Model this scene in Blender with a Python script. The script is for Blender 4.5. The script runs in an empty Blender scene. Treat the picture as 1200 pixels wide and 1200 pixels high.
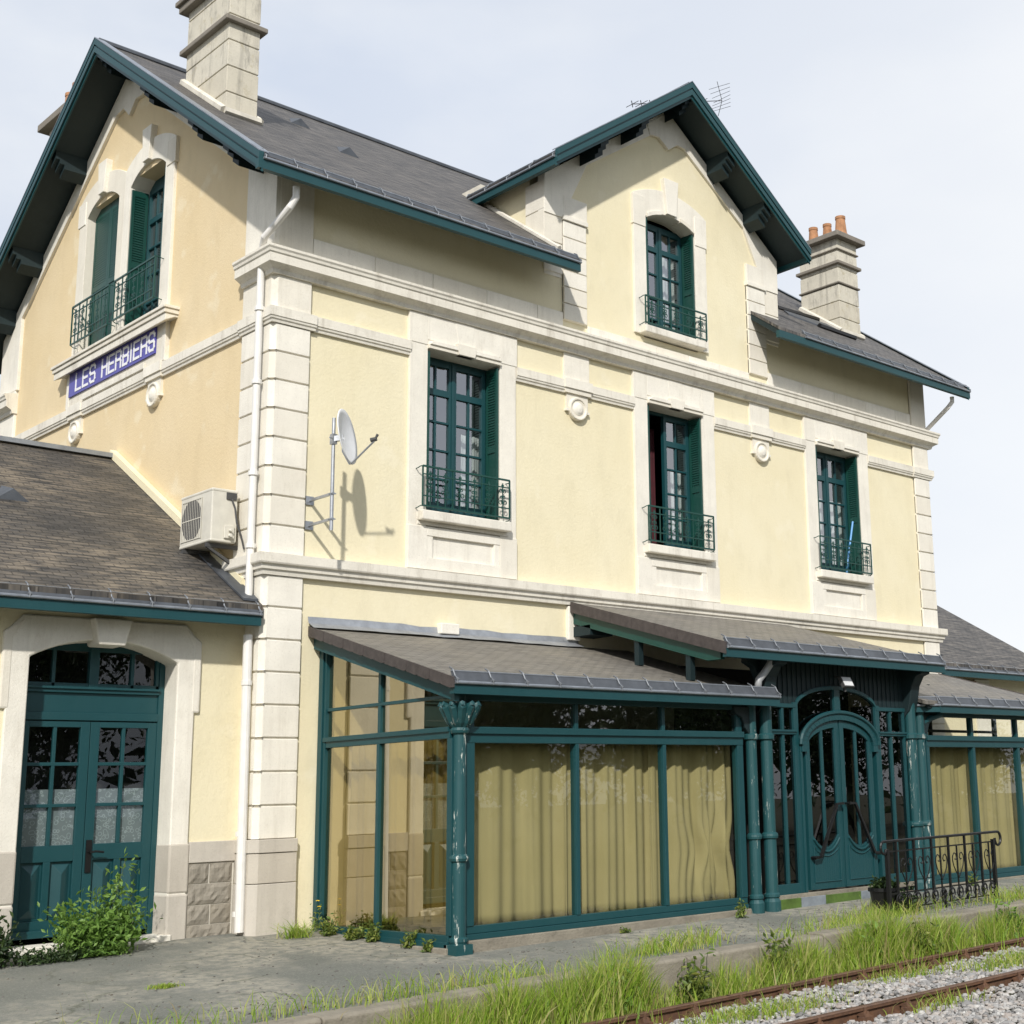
import bpy, bmesh, math, random
import numpy as np
from mathutils import Vector, Matrix
random.seed(7); rng = np.random.default_rng(7)
sc = bpy.context.scene; col = sc.collection
R = math.radians

# ------------------------------------------------------------------ camera
CAM = Vector((-7.602, -13.896, 1.30))
yaw, pitch, roll = R(44.137), R(11.933), R(-1.582)
Fw = Vector((math.cos(pitch)*math.cos(yaw), math.cos(pitch)*math.sin(yaw), math.sin(pitch)))
Rt = Vector((math.sin(yaw), -math.cos(yaw), 0)); Up = Rt.cross(Fw)
Rt2 = Rt*math.cos(roll)+Up*math.sin(roll); Up2 = -Rt*math.sin(roll)+Up*math.cos(roll)
cd = bpy.data.cameras.new('camera'); cam = bpy.data.objects.new('camera', cd); col.objects.link(cam)
m = Matrix.Identity(4)
for i in range(3):
    m[i][0], m[i][1], m[i][2], m[i][3] = Rt2[i], Up2[i], -Fw[i], CAM[i]
cam.matrix_world = m
cd.sensor_width = 36; cd.lens = 1627.66/1200*36
cd.shift_x = (600-803.4)/1200; cd.shift_y = (587.9-600)/1200
cd.clip_start = .1; cd.clip_end = 2000
sc.camera = cam

# ------------------------------------------------------------------ sky and sun
EL, AZ = R(36), math.atan2(-.684, -.729)
w = bpy.data.worlds.new('World'); sc.world = w; w.use_nodes = True
nt = w.node_tree; nt.nodes.clear()
def wn(t, **k):
    n = nt.nodes.new(t)
    for a, b in k.items(): setattr(n, a, b)
    return n
out = wn('ShaderNodeOutputWorld'); bg = wn('ShaderNodeBackground'); bg.inputs[1].default_value = .1
sky = wn('ShaderNodeTexSky', sky_type='NISHITA', sun_disc=False, sun_elevation=EL, sun_rotation=AZ % (2*math.pi))
tc = wn('ShaderNodeTexCoord'); mp = wn('ShaderNodeMapping'); mp.inputs[3].default_value = (1, 1, 2.2)
ns = wn('ShaderNodeTexNoise'); ns.inputs['Scale'].default_value = 1.6; ns.inputs['Detail'].default_value = 5; ns.inputs['Roughness'].default_value = .5
rp = wn('ShaderNodeValToRGB'); rp.color_ramp.elements[0].position = .30; rp.color_ramp.elements[1].position = .62
rp.color_ramp.elements[0].color = (.70,)*3+(1,); rp.color_ramp.elements[1].color = (.97,)*3+(1,)
ns2 = wn('ShaderNodeTexNoise'); ns2.inputs['Scale'].default_value = 2.1; ns2.inputs['Detail'].default_value = 7; ns2.inputs['Roughness'].default_value = .5
rp2 = wn('ShaderNodeValToRGB'); rp2.color_ramp.elements[0].position = .38; rp2.color_ramp.elements[1].position = .62
rp2.color_ramp.elements[0].color = (4.9, 5.5, 6.6, 1); rp2.color_ramp.elements[1].color = (7.15, 7.35, 7.6, 1)
mx = wn('ShaderNodeMix', data_type='RGBA')
L = nt.links.new
L(tc.outputs['Generated'], mp.inputs[0]); L(mp.outputs[0], ns.inputs['Vector']); L(mp.outputs[0], ns2.inputs['Vector'])
L(ns.outputs['Fac'], rp.inputs[0]); L(ns2.outputs['Fac'], rp2.inputs[0])
L(rp.outputs[0], mx.inputs[0]); L(sky.outputs[0], mx.inputs[6]); L(rp2.outputs[0], mx.inputs[7])
sxw = wn('ShaderNodeSeparateXYZ'); L(tc.outputs['Generated'], sxw.inputs[0])
rp3 = wn('ShaderNodeMapRange'); rp3.inputs[1].default_value = .35; rp3.inputs[2].default_value = .95; rp3.inputs[3].default_value = 0; rp3.inputs[4].default_value = .85
mx3 = wn('ShaderNodeMix', data_type='RGBA'); mx3.inputs[7].default_value = (7.9, 8.0, 8.1, 1)
L(sxw.outputs[0], rp3.inputs[0]); L(rp3.outputs[0], mx3.inputs[0]); L(mx.outputs[2], mx3.inputs[6])
L(mx3.outputs[2], bg.inputs[0]); L(bg.outputs[0], out.inputs[0])
sd = bpy.data.lights.new('sun', 'SUN'); sd.energy = 3.1; sd.angle = R(1.6); sd.color = (1, .96, .90)
sun = bpy.data.objects.new('sun', sd); col.objects.link(sun)
sdir = Vector((math.sin(AZ)*math.cos(EL), math.cos(AZ)*math.cos(EL), math.sin(EL)))
sun.rotation_euler = sdir.to_track_quat('Z', 'Y').to_euler(); sun.location = sdir*60
sc.view_settings.view_transform = 'Standard'; sc.view_settings.look = 'None'
sc.view_settings.exposure = 0.36; sc.view_settings.gamma = 1
try:
    sc.cycles.max_bounces = 8; sc.cycles.transparent_max_bounces = 16; sc.cycles.diffuse_bounces = 3
except Exception: pass

# ------------------------------------------------------------------ materials
class NT:
    def __init__(s, name):
        s.m = bpy.data.materials.new(name); s.m.use_nodes = True; s.t = s.m.node_tree; s.t.nodes.clear()
        s.o = s.t.nodes.new('ShaderNodeOutputMaterial'); s.b = s.t.nodes.new('ShaderNodeBsdfPrincipled')
        s.t.links.new(s.b.outputs[0], s.o.inputs[0])
        s.pos = s.t.nodes.new('ShaderNodeNewGeometry')
    def n(s, t, **k):
        x = s.t.nodes.new(t)
        for a, b in k.items(): setattr(x, a, b)
        return x
    def l(s, a, b): s.t.links.new(a, b)
    def noise(s, scale, detail=4, rough=.55, stretch=None, vec=None):
        x = s.n('ShaderNodeTexNoise'); x.inputs['Scale'].default_value = scale
        x.inputs['Detail'].default_value = detail; x.inputs['Roughness'].default_value = rough
        v = vec or s.pos.outputs['Position']
        if stretch:
            mm = s.n('ShaderNodeMapping'); mm.inputs[3].default_value = stretch; s.l(v, mm.inputs[0]); v = mm.outputs[0]
        s.l(v, x.inputs['Vector']); return x.outputs['Fac']
    def ramp(s, f, stops):
        x = s.n('ShaderNodeValToRGB'); e = x.color_ramp.elements
        while len(e) < len(stops): e.new(.5)
        for i, (p, c) in enumerate(stops):
            e[i].position = p; e[i].color = (tuple(c) if hasattr(c, '__len__') else (c,)*3)+(1,)
        s.l(f, x.inputs[0]); return x.outputs[0]
    def mix(s, f, a, b, mode='MIX'):
        x = s.n('ShaderNodeMix', data_type='RGBA', blend_type=mode)
        for v, i in ((f, 0), (a, 6), (b, 7)):
            if hasattr(v, 'is_linked') or hasattr(v, 'links'): s.l(v, x.inputs[i])
            elif i == 0: x.inputs[0].default_value = v
            else: x.inputs[i].default_value = tuple(v)+(1,)
        return x.outputs[2]
    def col(s, c):
        if hasattr(c, 'links'): s.l(c, s.b.inputs['Base Color'])
        else: s.b.inputs['Base Color'].default_value = tuple(c)+(1,)
    def bump(s, f, strength=.3, dist=.01):
        x = s.n('ShaderNodeBump'); x.inputs['Strength'].default_value = strength; x.inputs['Distance'].default_value = dist
        s.l(f, x.inputs['Height']); s.l(x.outputs[0], s.b.inputs['Normal'])
    def set(s, **k):
        for a, b in k.items(): s.b.inputs[a.replace('_', ' ')].default_value = b
        return s

def m_wallpaint(name, base, warm):
    t = NT(name)
    c = t.mix(t.ramp(t.noise(.7, 5, .6), [(.3, 0), (.7, 1)]), base, warm)
    c = t.mix(t.ramp(t.noise(3.2, 6, .7, (1, 1, .5)), [(.50, 0), (.78, .42)]), c, tuple(x*.80 for x in base))
    c = t.mix(t.ramp(t.noise(60, 3), [(.35, 0), (.75, .10)]), c, tuple(x*.7 for x in base))
    c = t.mix(t.ramp(t.noise(1., 7, .72, (3, 3, .30)), [(.54, 0), (.80, .16)]), c, tuple(x*y for x, y in zip(base, (.70, .66, .60))))
    c = t.mix(t.ramp(t.noise(1.6, 4, .55), [(.60, 0), (.66, .28)]), c, (.86, .80, .63))
    t.col(c); t.set(Roughness=.9); t.bump(t.noise(24, 6, .75), .6, .010); return t.m
def m_stone(name, base, dark, amt=.5, lichen=None, scale=1.):
    t = NT(name)
    c = t.mix(t.ramp(t.noise(2.2*scale, 6, .65), [(.35, 0), (.75, 1)]), base, tuple(b*.84 for b in base))
    streak = t.ramp(t.noise(2.6*scale, 7, .72, (1.6, 1.6, .45)), [(.54, 0), (.78, amt)])
    c = t.mix(streak, c, dark)
    c = t.mix(t.ramp(t.noise(38, 5, .75), [(.55, 0), (.72, .30)]), c, dark)
    c = t.mix(t.ramp(t.pos.outputs['Random Per Island'], [(0, 0), (.45, 0), (1, .38)]), c, tuple(b*y for b, y in zip(base, (.74, .70, .62))))
    c = t.mix(t.ramp(t.noise(1.1, 8, .75, (6, 6, .3)), [(.52, 0), (.76, amt*.8)]), c, dark)
    vp = t.n('ShaderNodeTexVoronoi'); vp.inputs['Scale'].default_value = 34; t.l(t.pos.outputs['Position'], vp.inputs['Vector'])
    c = t.mix(t.ramp(vp.outputs['Distance'], [(.06, .5), (.14, 0)]), c, tuple(b*.45 for b in base))
    if lichen: c = t.mix(t.ramp(t.noise(5.5, 6, .7), [(.58, 0), (.68, .8)]), c, lichen)
    t.col(c); t.set(Roughness=.92); t.bump(t.noise(45, 6, .7), .5, .008); return t.m
def m_paint(name, base, rough=.42, fade=.3, chips=0.):
    t = NT(name)
    c = t.mix(t.ramp(t.noise(3, 5, .6, (1, 1, .4)), [(.35, 0), (.75, fade)]), base, tuple(min(1, b*1.6+.03) for b in base))
    c = t.mix(t.ramp(t.noise(24, 5, .7, (1, 1, .5)), [(.55, 0), (.8, .35)]), c, tuple(b*.55 for b in base))
    c = t.mix(t.ramp(t.noise(3.5, 7, .75, (3, 3, .4)), [(.56, 0), (.80, .16)]), c, (.04, .09, .09))
    c = t.mix(t.ramp(t.noise(34, 5, .8, (1.5, 1.5, .4)), [(.70, 0), (.74, .55)]), c, (.22, .25, .22))
    if chips:
        f = t.mix(1., t.ramp(t.noise(9, 6, .75, (1.6, 1.6, .22)), [(.585, 0), (.615, 1)]), t.ramp(t.noise(2., 3, .5), [(.42, 0), (.50, 1)]), 'MULTIPLY')
        c = t.mix(f, c, (.52, .55, .50))
    t.col(c); t.set(Roughness=rough); t.bump(t.noise(40, 4, .6, (1, 1, .3)), .15, .004); return t.m
def m_slate(name, a, b, streak, lich=None, axis='x', slope=.72, lscale=1.0, lthr=.5):
    t = NT(name)
    sx = t.n('ShaderNodeSeparateXYZ'); t.l(t.pos.outputs['Position'], sx.inputs[0])
    cx = t.n('ShaderNodeCombineXYZ'); mu = t.n('ShaderNodeMath', operation='MULTIPLY'); mu.inputs[1].default_value = math.sqrt(1+slope*slope)
    u, v = (0, 1) if axis == 'x' else (1, 0)
    t.l(sx.outputs[u], cx.inputs[0]); t.l(sx.outputs[v], mu.inputs[0]); t.l(mu.outputs[0], cx.inputs[1])
    # courses a little uneven
    dn = t.n('ShaderNodeTexNoise'); dn.inputs['Scale'].default_value = 3.; t.l(cx.outputs[0], dn.inputs['Vector'])
    va = t.n('ShaderNodeVectorMath', operation='MULTIPLY_ADD'); va.inputs[1].default_value = (.03, .03, 0)
    t.l(dn.outputs['Color'], va.inputs[0]); t.l(cx.outputs[0], va.inputs[2])
    br = t.n('ShaderNodeTexBrick'); br.offset = .5
    for k_, v_ in (('Scale', 1), ('Brick Width', .17), ('Row Height', .082), ('Mortar Size', .007), ('Mortar Smooth', .2), ('Bias', 0)):
        br.inputs[k_].default_value = v_
    br.inputs['Color1'].default_value = (0, 0, 0, 1); br.inputs['Color2'].default_value = (1, 1, 1, 1); br.inputs['Mortar'].default_value = (0, 0, 0, 1)
    t.l(va.outputs[0], br.inputs['Vector'])
    c = t.mix(br.outputs['Color'], a, b)
    st = t.ramp(t.noise(2.4, 6, .7, (.7, 8, 1), cx.outputs[0]), [(.47, 0), (.66, .85)])
    c = t.mix(st, c, streak)
    if lich:
        big = t.ramp(t.noise(.75*lscale, 4, .6, None, cx.outputs[0]), [(lthr-.1, 0), (lthr+.14, 1)])
        fine = t.ramp(t.noise(2.6, 5, .7, (1, 6.5, 1), cx.outputs[0]), [(.44, 0), (.56, .9)])
        c = t.mix(t.mix(1., big, fine, 'MULTIPLY'), c, lich)
    c = t.mix(t.ramp(br.outputs['Fac'], [(0, 0), (1, .5)]), c, tuple(x*.25 for x in a))
    t.col(c); t.set(Roughness=.62)
    hh = t.n('ShaderNodeMath', operation='SUBTRACT'); t.l(br.outputs['Color'], hh.inputs[0]); t.l(br.outputs['Fac'], hh.inputs[1])
    t.bump(hh.outputs[0], .7, .012); return t.m
def m_plain(name, base, rough=.6, metal=0., var=.2, scale=8, bump=.1):
    t = NT(name)
    t.col(t.mix(t.ramp(t.noise(scale, 5, .65), [(.35, 0), (.7, 1)]), base, tuple(b*(1-var) for b in base)))
    t.set(Roughness=rough, Metallic=metal)
    if bump: t.bump(t.noise(scale*6, 4, .6), bump, .004)
    return t.m
def m_island(name, cols, rough=.8, trans=0.):
    t = NT(name)
    st = [(i/(len(cols)-1), c) for i, c in enumerate(cols)]
    t.col(t.ramp(t.pos.outputs['Random Per Island'], st)); t.set(Roughness=rough)
    if trans:
        tr = t.n('ShaderNodeBsdfTranslucent'); mxs = t.n('ShaderNodeMixShader'); mxs.inputs[0].default_value = trans
        t.l(t.ramp(t.pos.outputs['Random Per Island'], st), tr.inputs[0])
        t.l(t.b.outputs[0], mxs.inputs[1]); t.l(tr.outputs[0], mxs.inputs[2]); t.l(mxs.outputs[0], t.o.inputs[0])
    return t.m
def m_glass(name, tint, r0, wob=.0, rc=(.96, .97, 1)):
    t = NT(name); t.t.nodes.remove(t.b)
    tr = t.n('ShaderNodeBsdfTransparent'); tr.inputs[0].default_value = tuple(tint)+(1,)
    gl = t.n('ShaderNodeBsdfGlossy'); gl.inputs['Roughness'].default_value = .0; gl.inputs[0].default_value = tuple(rc)+(1,)
    lw = t.n('ShaderNodeLayerWeight'); lw.inputs[0].default_value = .5      # facing = 1-|cos|: the same from both sides
    pw = t.n('ShaderNodeMath', operation='POWER'); pw.inputs[1].default_value = 4.; t.l(lw.outputs['Facing'], pw.inputs[0])
    ma = t.n('ShaderNodeMath', operation='MULTIPLY_ADD'); ma.inputs[1].default_value = 1-r0; ma.inputs[2].default_value = r0; t.l(pw.outputs[0], ma.inputs[0])
    mm = t.n('ShaderNodeMixShader')
    t.l(ma.outputs[0], mm.inputs[0]); t.l(tr.outputs[0], mm.inputs[1]); t.l(gl.outputs[0], mm.inputs[2]); t.l(mm.outputs[0], t.o.inputs[0])
    if wob:
        b = t.n('ShaderNodeBump'); b.inputs['Strength'].default_value = wob; b.inputs['Distance'].default_value = .02
        t.l(t.noise(1.3, 1), b.inputs['Height']); t.l(b.outputs[0], gl.inputs['Normal'])
    return t.m

M = {}
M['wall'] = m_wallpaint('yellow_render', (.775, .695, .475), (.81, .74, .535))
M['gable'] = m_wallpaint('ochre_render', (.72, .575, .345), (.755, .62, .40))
M['stone'] = m_stone('limestone', (.85, .81, .715), (.44, .39, .31), .42)
M['chim'] = m_stone('weathered_limestone', (.64, .60, .50), (.17, .16, .14), .95, (.44, .39, .27), 1.6)
M['capstone'] = m_stone('lichened_capstone', (.24, .215, .18), (.08, .075, .065), .6)
M['stoned'] = m_stone('stained_limestone', (.82, .78, .685), (.29, .25, .19), .62)
M['granite'] = m_stone('granite', (.57, .525, .455), (.33, .30, .255), .45)
M['rubble'] = m_stone('rubble', (.31, .28, .23), (.13, .12, .10), .8, None, 2.5)
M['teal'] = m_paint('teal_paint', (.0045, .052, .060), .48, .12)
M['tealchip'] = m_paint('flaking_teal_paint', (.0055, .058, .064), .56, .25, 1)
M['soffit'] = m_paint('shaded_teal_boards', (.0035, .016, .019), .65, .12)  # dark teal boards, colour deepened further to carry the shade under eaves
M['green'] = m_paint('green_paint', (.004, .052, .040), .40, .12)
M['slate'] = m_slate('slate_main', (.034, .033, .033), (.095, .088, .082), (.23, .205, .175))
M['slatex'] = m_slate('slate_dormer', (.026, .025, .026), (.070, .064, .060), (.15, .132, .11), axis='y')
M['slatew'] = m_slate('slate_wing', (.030, .029, .028), (.066, .061, .056), (.09, .081, .071), (.23, .19, .14), slope=.594, lthr=.49)
M['slatev'] = m_slate('slate_veranda', (.115, .106, .094), (.185, .172, .152), (.26, .24, .205), (.25, .225, .18), slope=.285, lthr=.55)
M['verge'] = m_plain('verge_slate', (.075, .062, .058), .6, 0, .4, 14)
M['zinc'] = m_plain('zinc', (.33, .36, .40), .42, .55, .3, 6)
M['zincdark'] = m_plain('dark_zinc', (.10, .11, .125), .5, .3, .35, 6)  # darker zinc tone for gutter boards, ridge caps and vents
M['lead'] = m_plain('lead_flashing', (.40, .42, .45), .45, .5, .35, 5)
M['hook'] = m_plain('gutter_hook_zinc', (.20, .215, .235), .5, .4, .3, 9)
M['pipe'] = m_plain('white_pipe_paint', (.80, .78, .74), .45, 0, .12, 5)
M['greypipe'] = m_plain('grey_pipe', (.42, .43, .44), .5, .2, .2, 8)
M['mortar'] = m_plain('pale_mortar', (.70, .66, .57), .9, 0, .25, 6)
M['glass'] = m_glass('window_glass', (.80, .86, .84), .30, .02)
M['glassd'] = m_glass('door_glass', (.80, .86, .84), .055, .02)
M['glassv'] = m_glass('veranda_glass', (.90, .91, .86), .065, .012)
M['glassp'] = m_glass('porch_glass', (.30, .31, .30), .09, .012)
M['glassu'] = m_glass('upper_strip_glass', (.55, .58, .56), .13, .012)
M['mirror'] = m_glass('reflective_side_glass', (.72, .66, .46), .34, .012, (1, .92, .72))
M['curtain'] = None
M['lace'] = m_plain('white_net', (.80, .79, .80), .9, 0, .1, 20)
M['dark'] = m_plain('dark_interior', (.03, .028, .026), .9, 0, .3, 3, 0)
M['redcurtain'] = m_plain('dark_red_curtain', (.06, .007, .012), .9, 0, .3, 10)
M['iron'] = m_plain('black_iron', (.006, .006, .0065), .42, .0, .3, 20)
M['terra'] = m_plain('terracotta', (.47, .235, .115), .85, 0, .45, 9, .3)
M['sign'] = m_plain('violet_blue_enamel', (.078, .070, .35), .35, 0, .12, 5, .05)
M['white'] = m_plain('white_enamel', (.82, .82, .82), .4, 0, .08, 6, .05)
M['acw'] = m_plain('ivory_metal', (.70, .67, .58), .45, 0, .16, 5, .05)
M['acd'] = m_plain('grey_plastic', (.07, .07, .07), .6, 0, .2, 10)
M['dish'] = m_plain('pale_grey_metal', (.76, .77, .78), .4, .0, .1, 6)
M['galv'] = m_plain('galvanised_steel', (.45, .47, .50), .35, .7, .25, 12)
M['wood'] = m_plain('sleeper_wood', (.09, .065, .048), .9, 0, .5, 10, .6)
M['litter'] = m_plain('white_scrap', (.82, .82, .84), .7, 0, .1, 10)
M['blue'] = m_plain('blue_handle', (.08, .30, .62), .35, 0, .1, 10)
M['tilegreen'] = m_plain('green_glazed_tile', (.10, .17, .035), .35, 0, .45, 7)
M['tilegrey'] = m_plain('grey_tile', (.24, .27, .30), .5, 0, .35, 7)
M['tan'] = m_plain('tan_board', (.30, .17, .07), .7, 0, .3, 6)
t = NT('rusty_steel')
t.col(t.mix(t.ramp(t.noise(14, 6, .7), [(.35, 0), (.7, 1)]), (.17, .085, .045), (.075, .042, .028)))
t.set(Roughness=.8, Metallic=.2); t.bump(t.noise(60, 5, .7), .6, .004); M['rust'] = t.m
t = NT('rail_head'); t.col(t.mix(t.ramp(t.noise(10, 6, .7), [(.4, 0), (.65, 1)]), (.20, .115, .07), (.12, .07, .05))); t.set(Roughness=.55, Metallic=.4); M['railhead'] = t.m
# olive curtain cloth: lets light through
t = NT('olive_cloth')
cc = t.mix(t.ramp(t.noise(1.4, 4, .6, (1, 1, .5)), [(.3, 0), (.7, 1)]), (.31, .27, .132), (.375, .325, .165))
t.col(cc); t.set(Roughness=.95); t.bump(t.noise(220, 2), .2, .002); M['curtain'] = t.m
# lace with scrolls
t = NT('scroll_lace')
vo = t.n('ShaderNodeTexVoronoi'); vo.inputs['Scale'].default_value = 21
mpv = t.n('ShaderNodeMapping'); mpv.inputs[3].default_value = (1, .01, 1); t.l(t.pos.outputs['Position'], mpv.inputs[0]); t.l(mpv.outputs[0], vo.inputs['Vector'])
dd_ = t.n('ShaderNodeMath', operation='MULTIPLY_ADD'); dd_.inputs[1].default_value = .35; t.l(t.noise(16, 2), dd_.inputs[0]); t.l(vo.outputs['Distance'], dd_.inputs[2])
t.col(t.mix(t.ramp(dd_.outputs[0], [(.20, .4), (.26, 0), (.50, 0), (.56, .9), (.61, .9), (.67, 0)]), (.20, .22, .235), (.36, .385, .40))); t.set(Roughness=.9); M['scroll'] = t.m
# asphalt
t = NT('asphalt')
c = t.mix(t.ramp(t.noise(.8, 5, .6), [(.35, 0), (.7, 1)]), (.160, .168, .143), (.225, .226, .196))
worn = t.mix(1., t.ramp(t.noise(.42, 5, .62), [(.46, 0), (.56, 1)]), t.ramp(t.noise(9, 6, .7), [(.40, 0), (.58, .85)]), 'MULTIPLY')
c = t.mix(worn, c, (.42, .39, .31))
c = t.mix(t.ramp(t.noise(1.9, 6, .7), [(.60, 0), (.78, .55)]), c, (.13, .14, .085))
c = t.mix(t.ramp(t.noise(120, 3, .7), [(.4, 0), (.7, .35)]), c, (.09, .09, .085))
ck = t.n('ShaderNodeTexVoronoi', feature='DISTANCE_TO_EDGE'); ck.inputs['Scale'].default_value = .75
ckn = t.n('ShaderNodeTexNoise'); ckn.inputs['Scale'].default_value = 2.2; ckn.inputs['Detail'].default_value = 6; t.l(t.pos.outputs['Position'], ckn.inputs['Vector'])
ckv = t.n('ShaderNodeVectorMath', operation='MULTIPLY_ADD'); ckv.inputs[1].default_value = (.7, .7, 0); t.l(ckn.outputs['Color'], ckv.inputs[0]); t.l(t.pos.outputs['Position'], ckv.inputs[2]); t.l(ckv.outputs[0], ck.inputs['Vector'])
crk = t.mix(1., t.ramp(ck.outputs['Distance'], [(0, .7), (.008, .5), (.02, 0)]), t.ramp(t.noise(.9, 3), [(.46, 0), (.56, .85)]), 'MULTIPLY')
c = t.mix(crk, c, (.05, .06, .03))
vg = t.n('ShaderNodeTexVoronoi'); vg.inputs['Scale'].default_value = 75; t.l(t.pos.outputs['Position'], vg.inputs['Vector'])
c = t.mix(t.ramp(vg.outputs['Color'], [(.55, 0), (.9, .35)]), c, (.34, .33, .29))
t.col(c); t.set(Roughness=.92); t.bump(t.noise(90, 5, .75), .9, .012); M['asphalt'] = t.m
t = NT('old_concrete')
c = t.mix(t.ramp(t.noise(2.5, 6, .65), [(.35, 0), (.7, 1)]), (.29, .26, .205), (.18, .16, .125))
c = t.mix(t.ramp(t.noise(6, 6, .7), [(.56, 0), (.75, .7)]), c, (.11, .10, .075))
t.col(c); t.set(Roughness=.95); t.bump(t.noise(30, 6, .7), .9, .015); M['concrete'] = t.m
t = NT('dirt'); c = t.mix(t.ramp(t.noise(1.2, 6, .65), [(.4, 0), (.65, 1)]), (.12, .10, .07), (.085, .095, .04)); t.col(c); t.set(Roughness=1); t.bump(t.noise(25, 6, .7), 1, .03); M['dirt'] = t.m
M['ballast'] = m_island('ballast_stone', [(.16, .155, .15), (.27, .265, .26), (.38, .37, .355), (.30, .26, .23), (.50, .49, .465)], .9)
M['grit'] = m_island('grit', [(.07, .065, .055), (.13, .125, .11), (.20, .19, .165), (.10, .085, .06)], .95)
M['grass'] = m_island('grass_blade', [(.14, .23, .023), (.21, .35, .032), (.30, .45, .046), (.37, .50, .065), (.44, .53, .10), (.51, .50, .18), (.40, .32, .15)], .55, .45)
M['leaf'] = m_island('leaf_green', [(.09, .18, .03), (.16, .29, .05), (.25, .40, .09)], .5, .4)
M['leafd'] = m_island('leaf_dark', [(.018, .04, .012), (.04, .075, .02), (.07, .11, .03)], .5, .25)
M['leafy'] = m_island('leaf_yellowish', [(.07, .12, .02), (.14, .20, .035), (.26, .28, .06)], .5, .3)
M['flower'] = m_plain('yellow_petals', (.75, .52, .02), .6)
M['bark'] = m_plain('bark', (.07, .055, .04), .95, 0, .4, 6, .8)

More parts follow.
